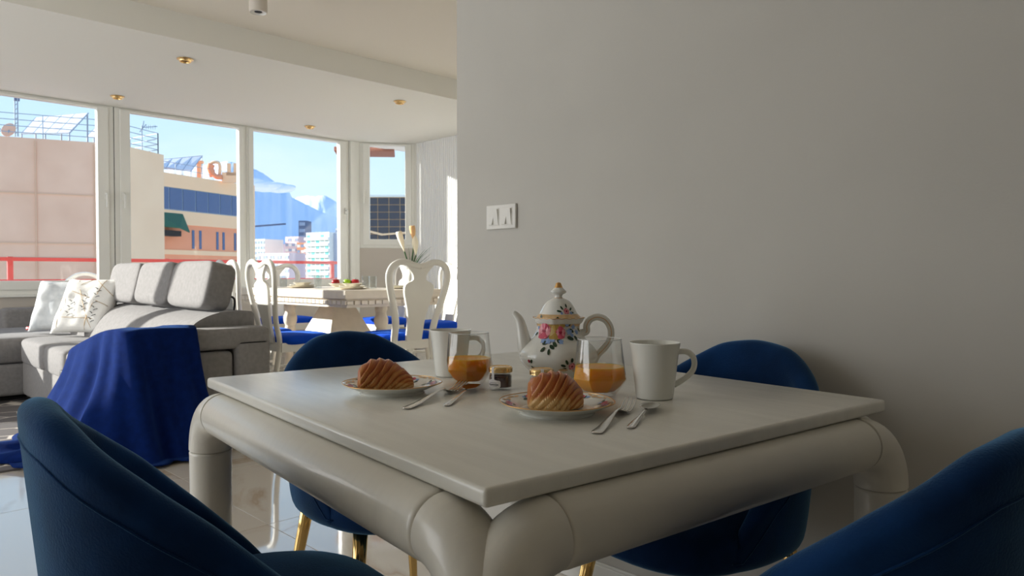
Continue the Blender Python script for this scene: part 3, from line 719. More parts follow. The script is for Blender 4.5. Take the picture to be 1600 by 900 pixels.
# ---- jam jars
def jar(label, loc, rz, full):
    t = thing('jam_jar', label, 'jar', loc, rz)
    b = BM(); lathe(b, sm([(0, .002), (.018, .001), (.022, .002), (.0232, .006), (.0232, .026), (.0222, .030), (.0205, .032)], 4) + [(.0205, .037), (.0193, .037), (.0193, .032)] + sm([(.0212, .029), (.0218, .025), (.0218, .008), (.020, .005), (0, .0045)], 3), 48); obj('glass_jar', b, M_['glass'], t)
    b = BM(); lathe(b, sm([(0, .0052), (.0195, .0056), (.0213, .009), (.0213, .025), (.0208, .028), (.0195, .030)], 3) + [(0, .030)], 48); obj('jam', b, M_['jam' if full else 'gilt_soft'], t)
    b = BM(); lathe(b, [(.0, .0455), (.019, .0455), (.0205, .0466), (.0222, .0462), (.0235, .0445)] + [(.0240 + .0003 * (k % 2), .0435 - k * .0011) for k in range(8)] + [(.0235, .0352), (.0228, .0352)], 60); obj('lid', b, M_['brass'], t, angle=35)
    b = BM(); n_ = 14; A = []; B = []
    for k in range(n_ + 1):
        a = -.75 + 1.5 * k / n_; cut = .0025 if k in (0, n_) else 0; A.append(b.verts.new((.02345 * math.cos(a), .02345 * math.sin(a), .006 + cut))); B.append(b.verts.new((.02345 * math.cos(a), .02345 * math.sin(a), .020 - cut + .003 * math.exp(-(a / .3) ** 2))))
    for k in range(n_): b.faces.new((A[k], A[k + 1], B[k + 1], B[k]))
    lb = obj('label', b, M_['paper'], t)
    b = BM()
    for z0, z1, w_ in ((.0150, .0158, .42), (.0105, .0128, .55), (.0085, .0092, .45)):
        A = []; B = []
        for k in range(9):
            a = -w_ + 2 * w_ * k / 8; A.append(b.verts.new((.02352 * math.cos(a), .02352 * math.sin(a), z0))); B.append(b.verts.new((.02352 * math.cos(a), .02352 * math.sin(a), z1)))
        for k in range(8): b.faces.new((A[k], A[k + 1], B[k + 1], B[k]))
    obj('label_print', b, M_['ink'], lb)['kind'] = 'stuff'
    b = BM(); a0 = .05
    path = [(.0236, .018), (.0236, .030), (.0246, .035), (.0246, .0445), (.0225, .0468), (.012, .0468)]
    A = [b.verts.new((r * math.cos(a0) - .003 * math.sin(a0), r * math.sin(a0) + .003 * math.cos(a0), z)) for r, z in path]
    B = [b.verts.new((r * math.cos(a0) + .003 * math.sin(a0), r * math.sin(a0) - .003 * math.cos(a0), z)) for r, z in path]
    for k in range(len(path) - 1): b.faces.new((A[k], A[k + 1], B[k + 1], B[k]))
    obj('seal_strip', b, M_['paper'], t)
jar('small jar of dark jam with gold lid between fork pair and teapot', (1.018, 1.069, ZT), math.atan2(-1.07, -1.02) + .75 * -sgn * -1 * -1, True)
jar('small jar with gold lid mostly hidden behind the glossy croissant', (1.05, .985, ZT), math.atan2(-1, -1.05), False)
# ---- cutlery
def cutlery(kind, label, a, c_, tipz):
    a, c_ = Vector(a), Vector(c_); d = c_ - a; Ln = math.hypot(d.x, d.y)
    t = thing(kind, label, kind.split('_')[-1], (a.x, a.y, ZT), math.atan2(d.y, d.x), None)
    def strip(bm, prof, dish=0, nw=8):
        """prof: (x, z, halfwidth, thickness)"""
        T_, Bt = [], []
        for x, z, w_, th in prof:
            T_.append([bm.verts.new((x, w_ * (2 * j / nw - 1), z + th / 2 * (1 - (2 * j / nw - 1) ** 2 * .7) - dish * w_ * (1 - (2 * j / nw - 1) ** 2))) for j in range(nw + 1)])
            Bt.append([bm.verts.new((x, w_ * (2 * j / nw - 1), z - th / 2 * (1 - (2 * j / nw - 1) ** 2 * .7) - dish * w_ * (1 - (2 * j / nw - 1) ** 2))) for j in range(nw + 1)])
        for i in range(len(prof) - 1):
            for j in range(nw):
                bm.faces.new((T_[i][j], T_[i + 1][j], T_[i + 1][j + 1], T_[i][j + 1])); bm.faces.new((Bt[i][j + 1], Bt[i + 1][j + 1], Bt[i + 1][j], Bt[i][j]))
            bm.faces.new((Bt[i][0], Bt[i + 1][0], T_[i + 1][0], T_[i][0])); bm.faces.new((T_[i][nw], T_[i + 1][nw], Bt[i + 1][nw], Bt[i][nw]))
        for k in (0, -1):
            for j in range(nw): bm.faces.new((T_[k][j], T_[k][j + 1], Bt[k][j + 1], Bt[k][j]))
    hn = .62 if kind == 'fork' else .60
    hx_ = Ln * hn; zn = .013 if kind == 'fork' else .008
    W0 = .0085 if kind == 'fork' else .0065
    pr = [(0, .0022, W0 * .55, .002), (.003, .0022, W0 * .9, .003), (.012, .0024, W0, .0035), (.04 * Ln / .2, .004, W0 * .82, .0035), (hx_ * .65, zn * .75, W0 * .5, .0032), (hx_ * .88, zn, .0028, .003), (hx_, zn * .98, .0026, .003)]
    prs = [tuple(v) for v in (Vector(q) for q in pr)]
    # smooth it
    out = []
    for i in range(len(pr) - 1):
        p0, p1, p2, p3 = [Vector(pr[max(0, min(len(pr) - 1, i + k))]) for k in (-1, 0, 1, 2)]
        for j in range(5):
            u = j / 5; out.append(tuple(.5 * ((2 * p1) + (p2 - p0) * u + (2 * p0 - 5 * p1 + 4 * p2 - p3) * u * u + (3 * p1 - p0 - 3 * p2 + p3) * u ** 3)))
    out.append(pr[-1])
    b = BM(); strip(b, out); obj('handle', b, M_['steel'], t)
    b = BM()
    if kind == 'fork':
        x1 = Ln; Lb = x1 - hx_
        strip(b, [(hx_ - .002, zn, .0026, .003), (hx_ + Lb * .08, zn * .75, .005, .0026), (hx_ + Lb * .18, zn * .48, .010, .0022), (hx_ + Lb * .28, zn * .34, .0122, .002), (hx_ + Lb * .42, zn * .28, .0125, .002)], .15)
        obj('bowl', b, M_['steel'], t)
        for k in range(4):
            b = BM(); yy = (-1.5 + k) * .0067
            pts = [(hx_ + Lb * .40, yy, zn * .26), (hx_ + Lb * .6, yy, zn * .35), (hx_ + Lb * .8, yy * 1.02, zn * .8), (x1, yy * 1.02, tipz)]
            tube(b, cr_(pts, 5), [.0019] * 13 + [.0016, .0012, .0007], 10, flat=.7); obj('tine', b, M_['steel'], t)
    else:
        Lb = Ln - hx_; nU, nV = 26, 14; gr = []
        for i in range(nU + 1):
            u = i / nU; wv = .0165 * math.sin(PI * u ** .8) ** .62 if 0 < u < 1 else .0022
            row = []
            for j in range(nV + 1):
                v = 2 * j / nV - 1
                dz = -.0075 * (1 - v * v) * math.sin(PI * u) + .0035 + zn * (1 - u) ** 3 * .6 + .004 * math.sin(PI * u)+ tipz * u * .3
                row.append(Vector((hx_ + u * Lb, wv * v, dz + .0025)))
            gr.append(row)
        A = [[b.verts.new(q) for q in r] for r in gr]; B = [[b.verts.new(q - Vector((0, 0, .0012))) for q in r] for r in gr]
        for i in range(nU):
            for j in range(nV):
                b.faces.new((A[i][j], A[i + 1][j], A[i + 1][j + 1], A[i][j + 1])); b.faces.new((B[i][j + 1], B[i + 1][j + 1], B[i + 1][j], B[i][j]))
            b.faces.new((B[i][0], B[i + 1][0], A[i + 1][0], A[i][0])); b.faces.new((A[i][nV], A[i + 1][nV], B[i + 1][nV], B[i][nV]))
        obj('bowl', b, M_['steel'], t)
    return t
cutlery('fork', 'steel fork beside the plate nearer the window', (.747, 1.022), (.975, 1.131), .016)
cutlery('spoon', 'steel teaspoon between the window side fork and the jam jar', (.815, .995), (1.000, 1.118), .004)
cutlery('fork', 'steel fork beside the plate before the teapot', (.830, .670), (1.040, .762), .018)
cutlery('spoon', 'steel teaspoon in front of the mug with its handle toward the wall chair', (.895, .657), (1.078, .737), .004)

# ============================================================ SOFA
sf = thing('corner_sofa', 'large grey corner sofa with raised headrests and chaise by the window', 'sofa', (0, 0, 0))
b = BM(); box(b, 1.22, 2.02, 4.38, 6.55, .06, .33, .03, 3); obj('base', b, M_['sofa'], sf)
b = BM(); box(b, .25, 2.02, 6.55, 7.82, .06, .30, .03, 3); obj('chaise_base', b, M_['sofa'], sf)
b = BM(); sbox(b, (1.13, 7.19, .40), (.88, .64, .105), .22, .12, 56, 14); obj('chaise_cushion', b, M_['sofa'], sf)
for y0, y1 in ((4.36, 5.28), (5.28, 5.82), (5.82, 6.54)):
    b = BM(); sbox(b, (1.56, (y0 + y1) / 2, .40), (.36, (y1 - y0) / 2, .105), .28, .16, 48, 14); obj('seat_cushion', b, M_['sofa'], sf)
# armrest: hollow frame with a footstool tucked in
b = BM(); box(b, 1.25, 2.04, 4.15, 4.37, .545, .665, .028, 4); box(b, 1.83, 2.04, 4.15, 4.37, .05, .60, .02, 3); box(b, 1.25, 1.83, 4.28, 4.37, .05, .60); obj('armrest', b, M_['sofa'], sf)
b = BM(); sbox(b, (1.55, 4.235, .30), (.27, .06, .235), .12, .12, 40, 16); obj('armrest_stool', b, M_['sofa'], sf)
b = BM(); box(b, 1.32, 2.04, 7.84, 8.04, .05, .67, .04, 4); obj('far_armrest', b, M_['sofa'], sf)
# low sloping back
b = BM(); pr = cr_([(1.56, 0, .48), (1.60, 0, .60), (1.68, 0, .695), (1.80, 0, .745), (1.92, 0, .755), (2.02, 0, .75)], 5)
pr = [(p_.x, p_.z) for p_ in pr] + [(2.035, .73), (2.035, .3), (1.56, .3)]
ys = [4.36, 4.37] + [4.37 + (7.8 - 4.37) * k / 48 for k in range(1, 48)] + [7.8]
R_ = [[b.verts.new((x, y_, z - .012 * math.exp(-(min(abs(y_ - q) for q in (5.28, 6.42)) / .03) ** 2) * (x > 1.55 and z > .5))) for x, z in pr] for y_ in ys]
for A, B in zip(R_, R_[1:]):
    for k in range(len(pr)): b.faces.new((A[k], A[(k + 1) % len(pr)], B[(k + 1) % len(pr)], B[k]))
b.faces.new(R_[0]); b.faces.new(R_[-1][::-1]); obj('backrest', b, M_['sofa'], sf, angle=50)
for k, (y0, y1) in enumerate(((4.40, 5.03), (5.035, 5.68), (5.685, 6.33))):
    b = BM(); Mh = Matrix.Translation((1.845, (y0 + y1) / 2, .905)) @ Matrix.Rotation(math.radians(13), 4, 'Y')
    sbox(b, (0, 0, 0), (.088, (y1 - y0) / 2, .152), .36, .17, 56, 26, Mh); h_ = obj('headrest', b, M_['sofa'], sf)
    b = BM(); tube(b, cr_([(1.95, y0 + .06, .74), (1.955, y0 + .06, .82), (1.93, y0 + .06, .84)], 4), .007, 8); obj('headrest_bracket', b, M_['dark'], h_)
b = BM(); box(b, 1.19, 1.225, 5.22, 5.32, .33, .37, .006); obj('pull_strap', b, M_['dark'], sf)
# ---- cushions
def pillow(bm, size, thick, M, seed):
    n_ = 26
    for side in (1, -1):
        G = []
        for i in range(n_ + 1):
            row = []
            for j in range(n_ + 1):
                u, v = 2 * i / n_ - 1, 2 * j / n_ - 1
                k = (max(0, 1 - u ** 4) ** .55) * (max(0, 1 - v ** 4) ** .55)
                pin = 1 - .07 * (1 - abs(u) ** 2) * abs(v) ** 3; pin2 = 1 - .07 * (1 - abs(v) ** 2) * abs(u) ** 3
                w_ = .006 * noise.noise(Vector((u * 3, v * 3, seed))) * k * 2
                row.append(bm.verts.new(M @ Vector((u * size / 2 * pin2, v * size / 2 * pin, side * thick / 2 * k + w_))))
            G.append(row)
        for i in range(n_):
            for j in range(n_): bm.faces.new((G[i][j], G[i + 1][j], G[i + 1][j + 1], G[i][j + 1]))
    bmesh.ops.remove_doubles(bm, verts=bm.verts, dist=.0004)
M_['pillow'] = mat('white_gold_print_cushion', lin(226, 224, 218), .8, bump=.3, bscale=120)
M_['pillow2'] = mat('pale_silver_cushion', lin(212, 214, 214), .8, col2=lin(186, 190, 192), vscale=14, bump=.3, bscale=120)
M_['goldp'] = mat('gold_cushion_lines', lin(176, 140, 78), .5, .3)
def mk_pillow(name, label, loc, tilt, yaw, roll, m_, size=.46, lines=False):
    Mw = Matrix.Translation(loc) @ Matrix.Rotation(yaw, 4, 'Z') @ Matrix.Rotation(tilt, 4, 'X') @ Matrix.Rotation(roll, 4, 'Z')
    t = thing(name, label, 'cushion', (loc[0], loc[1], loc[2] - .2)); Mw = Matrix.Translation((-loc[0], -loc[1], -loc[2] + .2)) @ Mw
    b = BM(); pillow(b, size, .15, Mw, loc[0]); o = obj('cover', b, m_, t)
    if lines:
        b = BM(); rng = random.Random(5)
        def zz(u, v): return .075 * (max(0, 1 - u ** 4) ** .55) * (max(0, 1 - v ** 4) ** .55) + .0025
        def ln(u0, v0, u1, v1, r):
            tube(b, [Mw @ Vector((u * size / 2 * .95, v * size / 2 * .95, zz(u, v))) for u, v in ((u0 + (u1 - u0) * k / 14, v0 + (v1 - v0) * k / 14) for k in range(15))], r, 5)
        for q in ((-.9, .55, .9, -.1), (-.5, .95, .55, -.9), (-.95, -.55, .95, -.62), (-.6, .9, -.75, -.9), (.2, .9, .95, .3), (-.95, .1, .1, .95), (.55, .9, .3, -.95)): ln(*q, .0016)
        obj('gold_lines', b, M_['goldp'], o)['kind'] = 'stuff'
        b = BM()
        for sx0, sy0 in ((.1, .0), (.42, .25), (-.35, -.2), (.5, -.4)):
            ln_b = b
            for k in range(6):
                u0, v0 = sx0, sy0 - .3 + k * .1
                tube(b, [Mw @ Vector((u * size / 2, v * size / 2, zz(u, v) + .001)) for u, v in ((u0, v0), (u0 - .07 * (1 if k % 2 else -1), v0 + .05), (u0 - .12 * (1 if k % 2 else -1), v0 + .06))], .0022, 5)
        obj('sprig_print', b, M_['dark'], o)['kind'] = 'stuff'
    else:
        b = BM(); box(b, -.235, -.19, -.205, -.18, -.004, .004, M=Mw); obj('care_tag', b, M_['red'], o)
mk_pillow('cushion', 'plain silvery cushion leaning at the far end of the sofa', (1.53, 6.72, .725), math.radians(66), math.radians(-42), 0.0, M_['pillow2'], .44)
mk_pillow('cushion', 'white cushion with thin gold lines and dark sprigs on the sofa', (1.60, 6.27, .735), math.radians(62), math.radians(-52), .0, M_['pillow'], .47, True)

# ---- blue throw over the near armrest
def throw():
    t = thing('throw_blanket', 'royal blue fleece throw draped over the sofa armrest and pooling on the floor', 'blanket', (1.3, 4.3, 0))
    O = Vector((1.3, 4.3, 0))
    top = cr_([(1.60, 4.36, .672), (1.60, 4.20, .680), (1.58, 4.135, .668), (1.46, 4.12, .672), (1.32, 4.12, .676), (1.225, 4.13, .67), (1.20, 4.24, .675), (1.18, 4.40, .65), (1.165, 4.60, .60), (1.155, 4.80, .55), (1.16, 4.92, .52)], 14)
    bot = cr_([(1.66, 4.10, .10), (1.67, 4.06, .05), (1.62, 4.02, .01), (1.47, 3.93, .01), (1.34, 3.94, .01), (1.16, 3.98, .01), (.98, 4.12, .01), (.86, 4.35, .01), (.84, 4.62, .01), (.93, 4.92, .02), (1.03, 5.12, .03)], 14)
    inner = [Vector((1.42, 4.40, .680)) * .55 + p_ * .45 for p_ in top]
    n_ = len(top); G = []
    for i in range(n_):
        u = i / (n_ - 1); row = []
        a, c_ = top[i], bot[i]; d = Vector((c_.x - a.x, c_.y - a.y, 0)); nrm = d.normalized() if d.length > 1e-4 else Vector((-1, -1, 0)).normalized()
        row.append(Vector((inner[i].x, inner[i].y, min(.684, inner[i].z + .01)))); row.append((inner[i] + a) / 2 + Vector((0, 0, .010)))
        for k in range(0, 30):
            v = k / 29
            fold = (math.sin(u * 34 + 1.2 * math.sin(v * 2 + u * 9)) * .6 + math.sin(u * 15 + 2.0 - v * 3) * .7 + .4 * math.sin(u * 71 + v * 3)) * .055 * (v ** .8) * (1 - .35 * v)
            sp_ = v ** 1.7
            z = a.z + (c_.z - a.z) * (v ** 1.0)
            z = a.z + .008 - (a.z - c_.z) * (1 - (1 - v) ** 1.0)
            if v < .1: z = a.z + .010 - (a.z - c_.z) * v * v * 10 * .999
            p_ = Vector((a.x + (c_.x - a.x) * sp_, a.y + (c_.y - a.y) * sp_, z)) + nrm * (fold + .02 * min(1, v * 8))
            row.append(p_)
        for k in range(1, 4):
            q = row[-1] + nrm * .025; q.z = .012 + .010 * abs(math.sin(u * 40 + k)); row.append(q)
        G.append(row)
    b = BM(); V = [[b.verts.new(p_ - O) for p_ in r] for r in G]
    for i in range(n_ - 1):
        for j in range(len(V[0]) - 1): b.faces.new((V[i][j], V[i + 1][j], V[i + 1][j + 1], V[i][j + 1]))
    # cap over the arm top
    b.faces.new([V[i][0] for i in range(n_)])
    o = obj('cloth', b, M_['throw'], t); s = o.modifiers.new('t', 'SOLIDIFY'); s.thickness = .006; s.offset = 0
    # trailing corner on the rug
    b = BM(); G = []
    for i in range(40):
        u = i / 39; row = []
        for j in range(24):
            v = j / 23; wd = .15 + .12 * (1 - u) - .05 * u
            p_ = Vector((.98 - .62 * u, 4.58 + .30 * u, 0)) + Vector((.35, .94, 0)) * ((v - .5) * 2 * wd)
            z = .020 + (.045 * (1 - u * .4)) * (math.sin(v * 13 + u * 2.5) * .5 + .5) * (1 - (2 * v - 1) ** 6) + .035 * (1 - u) * (1 - (2 * v - 1) ** 2) + .012 * noise.noise(Vector((u * 5, v * 5, 0)))
            row.append(b.verts.new(p_ + Vector((0, 0, max(.018, z))) - O))
        G.append(row)
    for i in range(39):
        for j in range(23): b.faces.new((G[i][j], G[i + 1][j], G[i + 1][j + 1], G[i][j + 1]))
    o = obj('trailing_corner', b, M_['throw'], t); s = o.modifiers.new('t', 'SOLIDIFY'); s.thickness = .006; s.offset = 0
throw()
# ---- rug
g = BM(); box(g, -1.6, 1.75, 4.32, 7.3, .0, .011, .003); o = obj('rug', g, M_['rug'], None, smooth=False); tag(o, 'grey rug with thin irregular white lines under the sofa', 'rug')

# ============================================================ DINING SET
def dining_chair(label, loc, rz, group='white vase back chairs around the dining table'):
    t = thing('dining_chair', label, 'chair', loc, rz, group)
    bx = lambda z: -.22 - .085 * max(0, (z - .45) / .62) ** 1.2 - .02 * math.sin(max(0, (z - .45)) * 5)
    for s in (-1, 1):
        b = BM(); pts = [(-.30, s * .15, 0), (-.25, s * .15, .25), (-.22, s * .145, .45), (bx(.6), s * .150, .6), (bx(.75), s * .183, .75), (bx(.88), s * .213, .88), (bx(.97), s * .222, .97), (bx(1.03), s * .200, 1.035), (bx(1.06), s * .155, 1.068), (bx(1.07), s * .10, 1.07), (bx(1.06), s * .05, 1.05), (bx(1.04), 0, 1.038)]
        tube(b, cr_(pts, 6), .0245, 14, flat=.8, up=(1, 0, 0)); obj('back_frame', b, M_['lacquer'], t)
    b = BM(); half = [(.058, .45), (.06, .52), (.063, .60), (.078, .70), (.098, .78), (.110, .84), (.108, .885), (.088, .91), (.056, .925), (.048, .95), (.055, .98), (.075, 1.01), (.105, 1.045)]
    half = [(p_.x, p_.y) for p_ in cr_([(a, c_, 0) for a, c_ in half], 4)]
    R_ = [[b.verts.new((bx(z) + dx, y_, z)) for dx, y_ in ((-.011, -h_), (.011, -h_), (.011, h_), (-.011, h_))] for h_, z in half]
    for A, B in zip(R_, R_[1:]):
        for k in range(4): b.faces.new((A[k], A[(k + 1) % 4], B[(k + 1) % 4], B[k]))
    b.faces.new(R_[0]); b.faces.new(R_[-1][::-1]); obj('splat', b, M_['lacquer'], t, angle=40)
    b = BM(); poly(b, [(-.22, -.18, .455), (.21, -.235, .455), (.225, -.2, .455), (.225, .2, .455), (.21, .235, .455), (-.22, .18, .455)], thick=.07); obj('seat_frame', b, M_['lacquer'], t, smooth=False)
    b = BM(); sbox(b, (.0, 0, .472), (.215, .215, .05), .6, .38, 40, 16); obj('seat_cushion', b, M_['blue_seat'], t)
    for s in (-1, 1):
        b = BM(); tube(b, cr_([(.195, s * .20, .43), (.215, s * .215, .34), (.20, s * .205, .18), (.195, s * .20, .05), (.21, s * .21, .0)], 5), [.034, .034, .033, .032, .030, .030, .027, .025, .023, .021, .019, .017, .016, .016, .016, .017, .019, .021, .024, .026, .026], 12); obj('leg', b, M_['lacquer'], t)
    b = BM(); bar(b, (-.25, -.15, .2), (-.25, .15, .2), .025); bar(b, (-.23, -.15, .2), (.2, -.2, .2), .022); bar(b, (-.23, .15, .2), (.2, .2, .2), .022); obj('stretcher', b, M_['lacquer'], t, smooth=False)
    return t
d0 = dining_chair('white dining chair just behind the sofa armrest, seen from its back corner', (2.84, 5.33, 0), 0)
dup(d0, (2.84, 5.95, 0), 0, 'white dining chair half hidden behind the nearest sofa headrest')
hc = dup(d0, (3.50, 4.90, 0), PI / 2, 'white dining chair showing its full vase shaped back, turned away in shade')
hc.scale = (1, 1.28, 1)
dup(d0, (4.48, 5.70, 0), PI, 'white dining chair beyond the table, cut off by the grey wall edge')
dup(d0, (4.48, 6.52, 0), PI, 'sunlit white dining chair beyond the table, below the narrow window')
hc = dup(d0, (3.80, 7.34, 0), -PI / 2, 'cream looking dining chair at the far end, against the mountain view')
hc.scale = (1, 1.28, 1)
tt = thing('dining_table', 'cream stone dining table with block carved edge and flared pedestal', 'table', (3.64, 6.05, 0))
b = BM(); box(b, -.50, .50, -.95, .98, .775, .845, .006); obj('tabletop', b, M_['cream'], tt, smooth=False)
b = BM(); box(b, -.47, .47, -.92, .95, .705, .775); ap = obj('apron', b, M_['cream'], tt, smooth=False)
blk = None
def place_block(x, y_, r_):
    global blk
    if blk is None:
        b = BM(); box(b, -.004, .012, -.029, .029, -.034, .0, .004, 2); o = obj('edge_block', b, M_['cream'], ap, smooth=False); blk = o.data
    else: o = bpy.data.objects.new('edge_block', blk); link(o, ap)
    o.location = (x, y_, .762); o.rotation_euler = (0, 0, r_)
for k in range(28): place_block(-.478, -.90 + k * .068, PI)
for k in range(14): place_block(-.445 + k * .068, -.928, -PI / 2)
def frustum(bm, h0, z0, h1, z1):
    A = [bm.verts.new((x * h0[0], y_ * h0[1], z0)) for x, y_ in ((-1, -1), (1, -1), (1, 1), (-1, 1))]; B = [bm.verts.new((x * h1[0], y_ * h1[1], z1)) for x, y_ in ((-1, -1), (1, -1), (1, 1), (-1, 1))]
    bm.faces.new(A[::-1]); bm.faces.new(B)
    for k in range(4): bm.faces.new((A[k], A[(k + 1) % 4], B[(k + 1) % 4], B[k]))
b = BM(); frustum(b, (.23, .25), .40, (.10, .11), .71); frustum(b, (.23, .25), .0, (.23, .25), .40); obj('pedestal', b, M_['cream'], tt, smooth=False)
for cx_, cy_ in ((-.24, .46), (.19, -.44)):
    b = BM(); lathe(b, sm([(.055, .71), (.057, .66), (.048, .63), (.05, .60), (.062, .57), (.06, .52), (.045, .48), (.05, .45), (.052, .2), (.06, .1), (.07, .0)], 4), 28, (cx_, cy_, 0), f=lambda u, z: 1 + .03 * math.cos(20 * PI * u)); obj('column', b, M_['cream'], tt)
# things laid on it
ZD = .8455
M_['china'] = mat('beige_rim_china', lin(226, 220, 204), .25)
def dplate(label, x, y_, r=.14, bowl=True):
    t = thing('place_setting', label, 'plates', (x, y_, ZD), 0)
    b = BM(); lathe(b, sm([(0, .002), (r * .7, .002), (r, .014), (r * 1.02, .016), (r * .98, .011), (r * .6, .0), (0, .0)], 3), 40); obj('charger_plate', b, M_['china'], t)
    b = BM(); lathe(b, sm([(0, .016), (r * .55, .016), (r * .82, .028), (r * .84, .030), (r * .8, .024), (r * .5, .012), (0, .012)], 3), 40); obj('dinner_plate', b, M_['china'], t)
    if bowl:
        b = BM(); lathe(b, sm([(0, .032), (r * .4, .032), (r * .6, .05), (r * .62, .052), (r * .58, .046), (r * .35, .022), (0, .022)], 3), 40); obj('soup_bowl', b, M_['china'], t)
dplate('stacked beige plates on the dining table nearest the carved back chair seen from behind', 3.46, 5.50)
dplate('stacked beige plates on the window side of the dining table behind the sofa chair', 3.48, 6.42)
dplate('stacked beige plates at the table side near the sunlit chairs', 3.92, 5.42, .13, False)
t = thing('fruit_bowl', 'beige bowl of apples in the middle of the dining table', 'bowl', (3.64, 5.92, ZD))
b = BM(); lathe(b, sm([(0, .002), (.06, .0), (.12, .025), (.145, .045), (.14, .046), (.11, .03), (0, .008)], 3), 40); obj('dish', b, M_['china'], t)
def apple(x, y_, m_, lb):
    t = thing('apple', lb, 'apple', (x, y_, ZD + .012))
    b = BM(); lathe(b, sm([(0, .008), (.012, .001), (.028, .012), (.038, .038), (.034, .062), (.018, .072), (.006, .067), (0, .062)], 4), 28); obj('fruit', b, m_, t)
    b = BM(); tube(b, [(0, 0, .06), (.002, 0, .075), (.006, 0, .084)], .0015, 6); obj('stem', b, M_['wood_d'], t)
apple(3.575, 5.97, M_['apple_r'], 'red apple at the window end of the fruit bowl'); apple(3.655, 5.90, M_['apple_g'], 'green apple in the middle of the fruit bowl'); apple(3.71, 5.85, M_['apple_r'], 'red apple next to the tumblers in the fruit bowl')
def tumbler(label, x, y_, h_=.115, r=.035, stem=False):
    t = thing('tumbler', label, 'glass', (x, y_, ZD), 0)
    b = BM()
    if stem: lathe(b, sm([(0, .001), (.032, .002), (.004, .008), (.0035, .06), (.02, .08), (.034, .11), (.030, .16)], 4), 28)
    else: lathe(b, [(0, .004), (r * .85, .004), (r, .01), (r * 1.02, h_), (r * .97, h_), (r * .94, .012), (0, .012)], 32)
    obj('bowl', b, M_['thin'], t)
for lb, x, y_, s in (('clear tumbler closest to the apples', 3.70, 5.66, 0), ('clear tumbler closest to the carved back chair', 3.68, 5.52, 0), ('thin stemmed glass at the left of the fruit bowl', 3.47, 6.10, 1), ('clear tumbler between the far plates and the fruit bowl', 3.42, 6.02, 0), ('clear tumbler behind the window side plates', 3.44, 6.72, 0)):
    tumbler(lb, x, y_, stem=bool(s))
# vase of plumes
vp = far(642, 6.9)
t = thing('plume_vase', 'white vase of cream and peach artificial plumes with green stems on dining table', 'vase', (vp.x, vp.y, ZD))
b = BM(); lathe(b, sm([(0, .002), (.04, 0), (.055, .04), (.05, .10), (.03, .15), (.032, .165), (.026, .163), (.024, .15), (0, .12)], 4), 32); obj('vase', b, M_['porc'], t)
def plume(tip, base, m_, w0, flare=False):
    b = BM(); tip, base = Vector(tip), Vector(base); pts = [tip.lerp(base, k / 9) for k in range(10)]
    rr_ = [w0 * v for v in ((.9, 1, 1.0, .95, .85, .75, .6, .45, .3, .12) if flare else (.25, .6, .85, 1, 1, .9, .75, .55, .35, .12))]
    tube(b, pts, rr_, 14); st = obj('plume', b, m_, t)
def st_(dx, z, dy=0): return RT * dx + FW * dy + Vector((0, 0, z - ZD))
z_ = lambda py: hz(py, 6.9)
def X_(px): return (px - 642) / 1140 * 6.9
stems = [((X_(623), z_(362)), (X_(632), z_(393)), 'pampas', .030, True), ((X_(648), z_(367)), (X_(650), z_(399)), 'pampas', .030, False), ((X_(644), z_(353)), (X_(647), z_(378)), 'pampas2', .028, True)]
for (a, az), (c_, cz), mn, wd, fl in stems:
    plume(st_(a, az), st_(c_, cz), M_[mn], wd, fl)
    b = BM(); tube(b, cr_([st_(c_, cz), st_(c_ * .6, (cz + ZD + .15) / 2 + .02), (0, 0, .12)], 6), [.007] * 13, 8); obj('stem', b, M_['leafg'], t)
rng = random.Random(2)
for k in range(18):
    a = rng.uniform(-.17, .22); hh_ = rng.uniform(.25, .40); b = BM(); tube(b, cr_([(0, 0, .12), st_(a * .4, ZD + hh_ * .7, rng.uniform(-.04, .04)), st_(a, ZD + hh_, rng.uniform(-.08, .08))], 5), [.005, .006, .006, .006, .006, .005, .004, .004, .003, .002, .001], 4, flat=.3); obj('grass_blade', b, M_['leafg'], t)
# white cabinet against the fluted wall
t = thing('sideboard', 'white drawer sideboard against the fluted wall by the grey wall edge', 'sideboard', (5.54, 5.95, 0))
b = BM(); box(b, -.22, .22, -.75, .75, .04, .78, .006); obj('body', b, M_['lacquer'], t, smooth=False)
for k in range(3):
    for s in (-1, 0, 1):
        b = BM(); box(b, -.235, -.222, s * .49 - .235, s * .49 + .235, .07 + k * .235, .07 + k * .235 + .22, .004); dr = obj('drawer', b, M_['lacquer'], t, smooth=False)
        b = BM(); box(b, -.25, -.236, s * .49 - .05, s * .49 + .05, .17 + k * .235, .18 + k * .235, .002); obj('drawer_handle', b, M_['brass'], dr, smooth=False)

# ============================================================ OUTSIDE
M_['pinkwall'] = mat('rendered_facade_tan', lin(240, 196, 166), .9, col2=lin(228, 182, 152), vscale=.5)
M_['greywall'] = mat('rendered_facade_pale', lin(246, 210, 172), .9, col2=lin(240, 202, 164), vscale=.4)
M_['orange'] = mat('terracotta_facade', lin(240, 164, 124), .9, col2=lin(232, 154, 116), vscale=.3)
M_['band'] = mat('tan_concrete_band', lin(244, 206, 164), .9)
M_['bluewin'] = mat('blue_ribbon_glass', lin(70, 96, 136), .15, spec=.6)
M_['steelb'] = mat('galvanised_railing', lin(150, 165, 180), .5)
M_['solar'] = mat('solar_thermal_pane', lin(236, 232, 230), .5)
M_['white_out'] = mat('white_render', lin(236, 236, 226), .9)
M_['teal'] = mat('teal_awning', lin(96, 196, 190), .8)
M_['mount'] = mat('hazy_blue_rock', lin(236, 242, 248), 1, col2=lin(230, 238, 246), vscale=.004)  # distance haze painted into the pale rock colour
M_['mount2'] = mat('hazier_blue_rock', lin(244, 248, 252), 1)  # farther ridge, with more haze painted into its colour
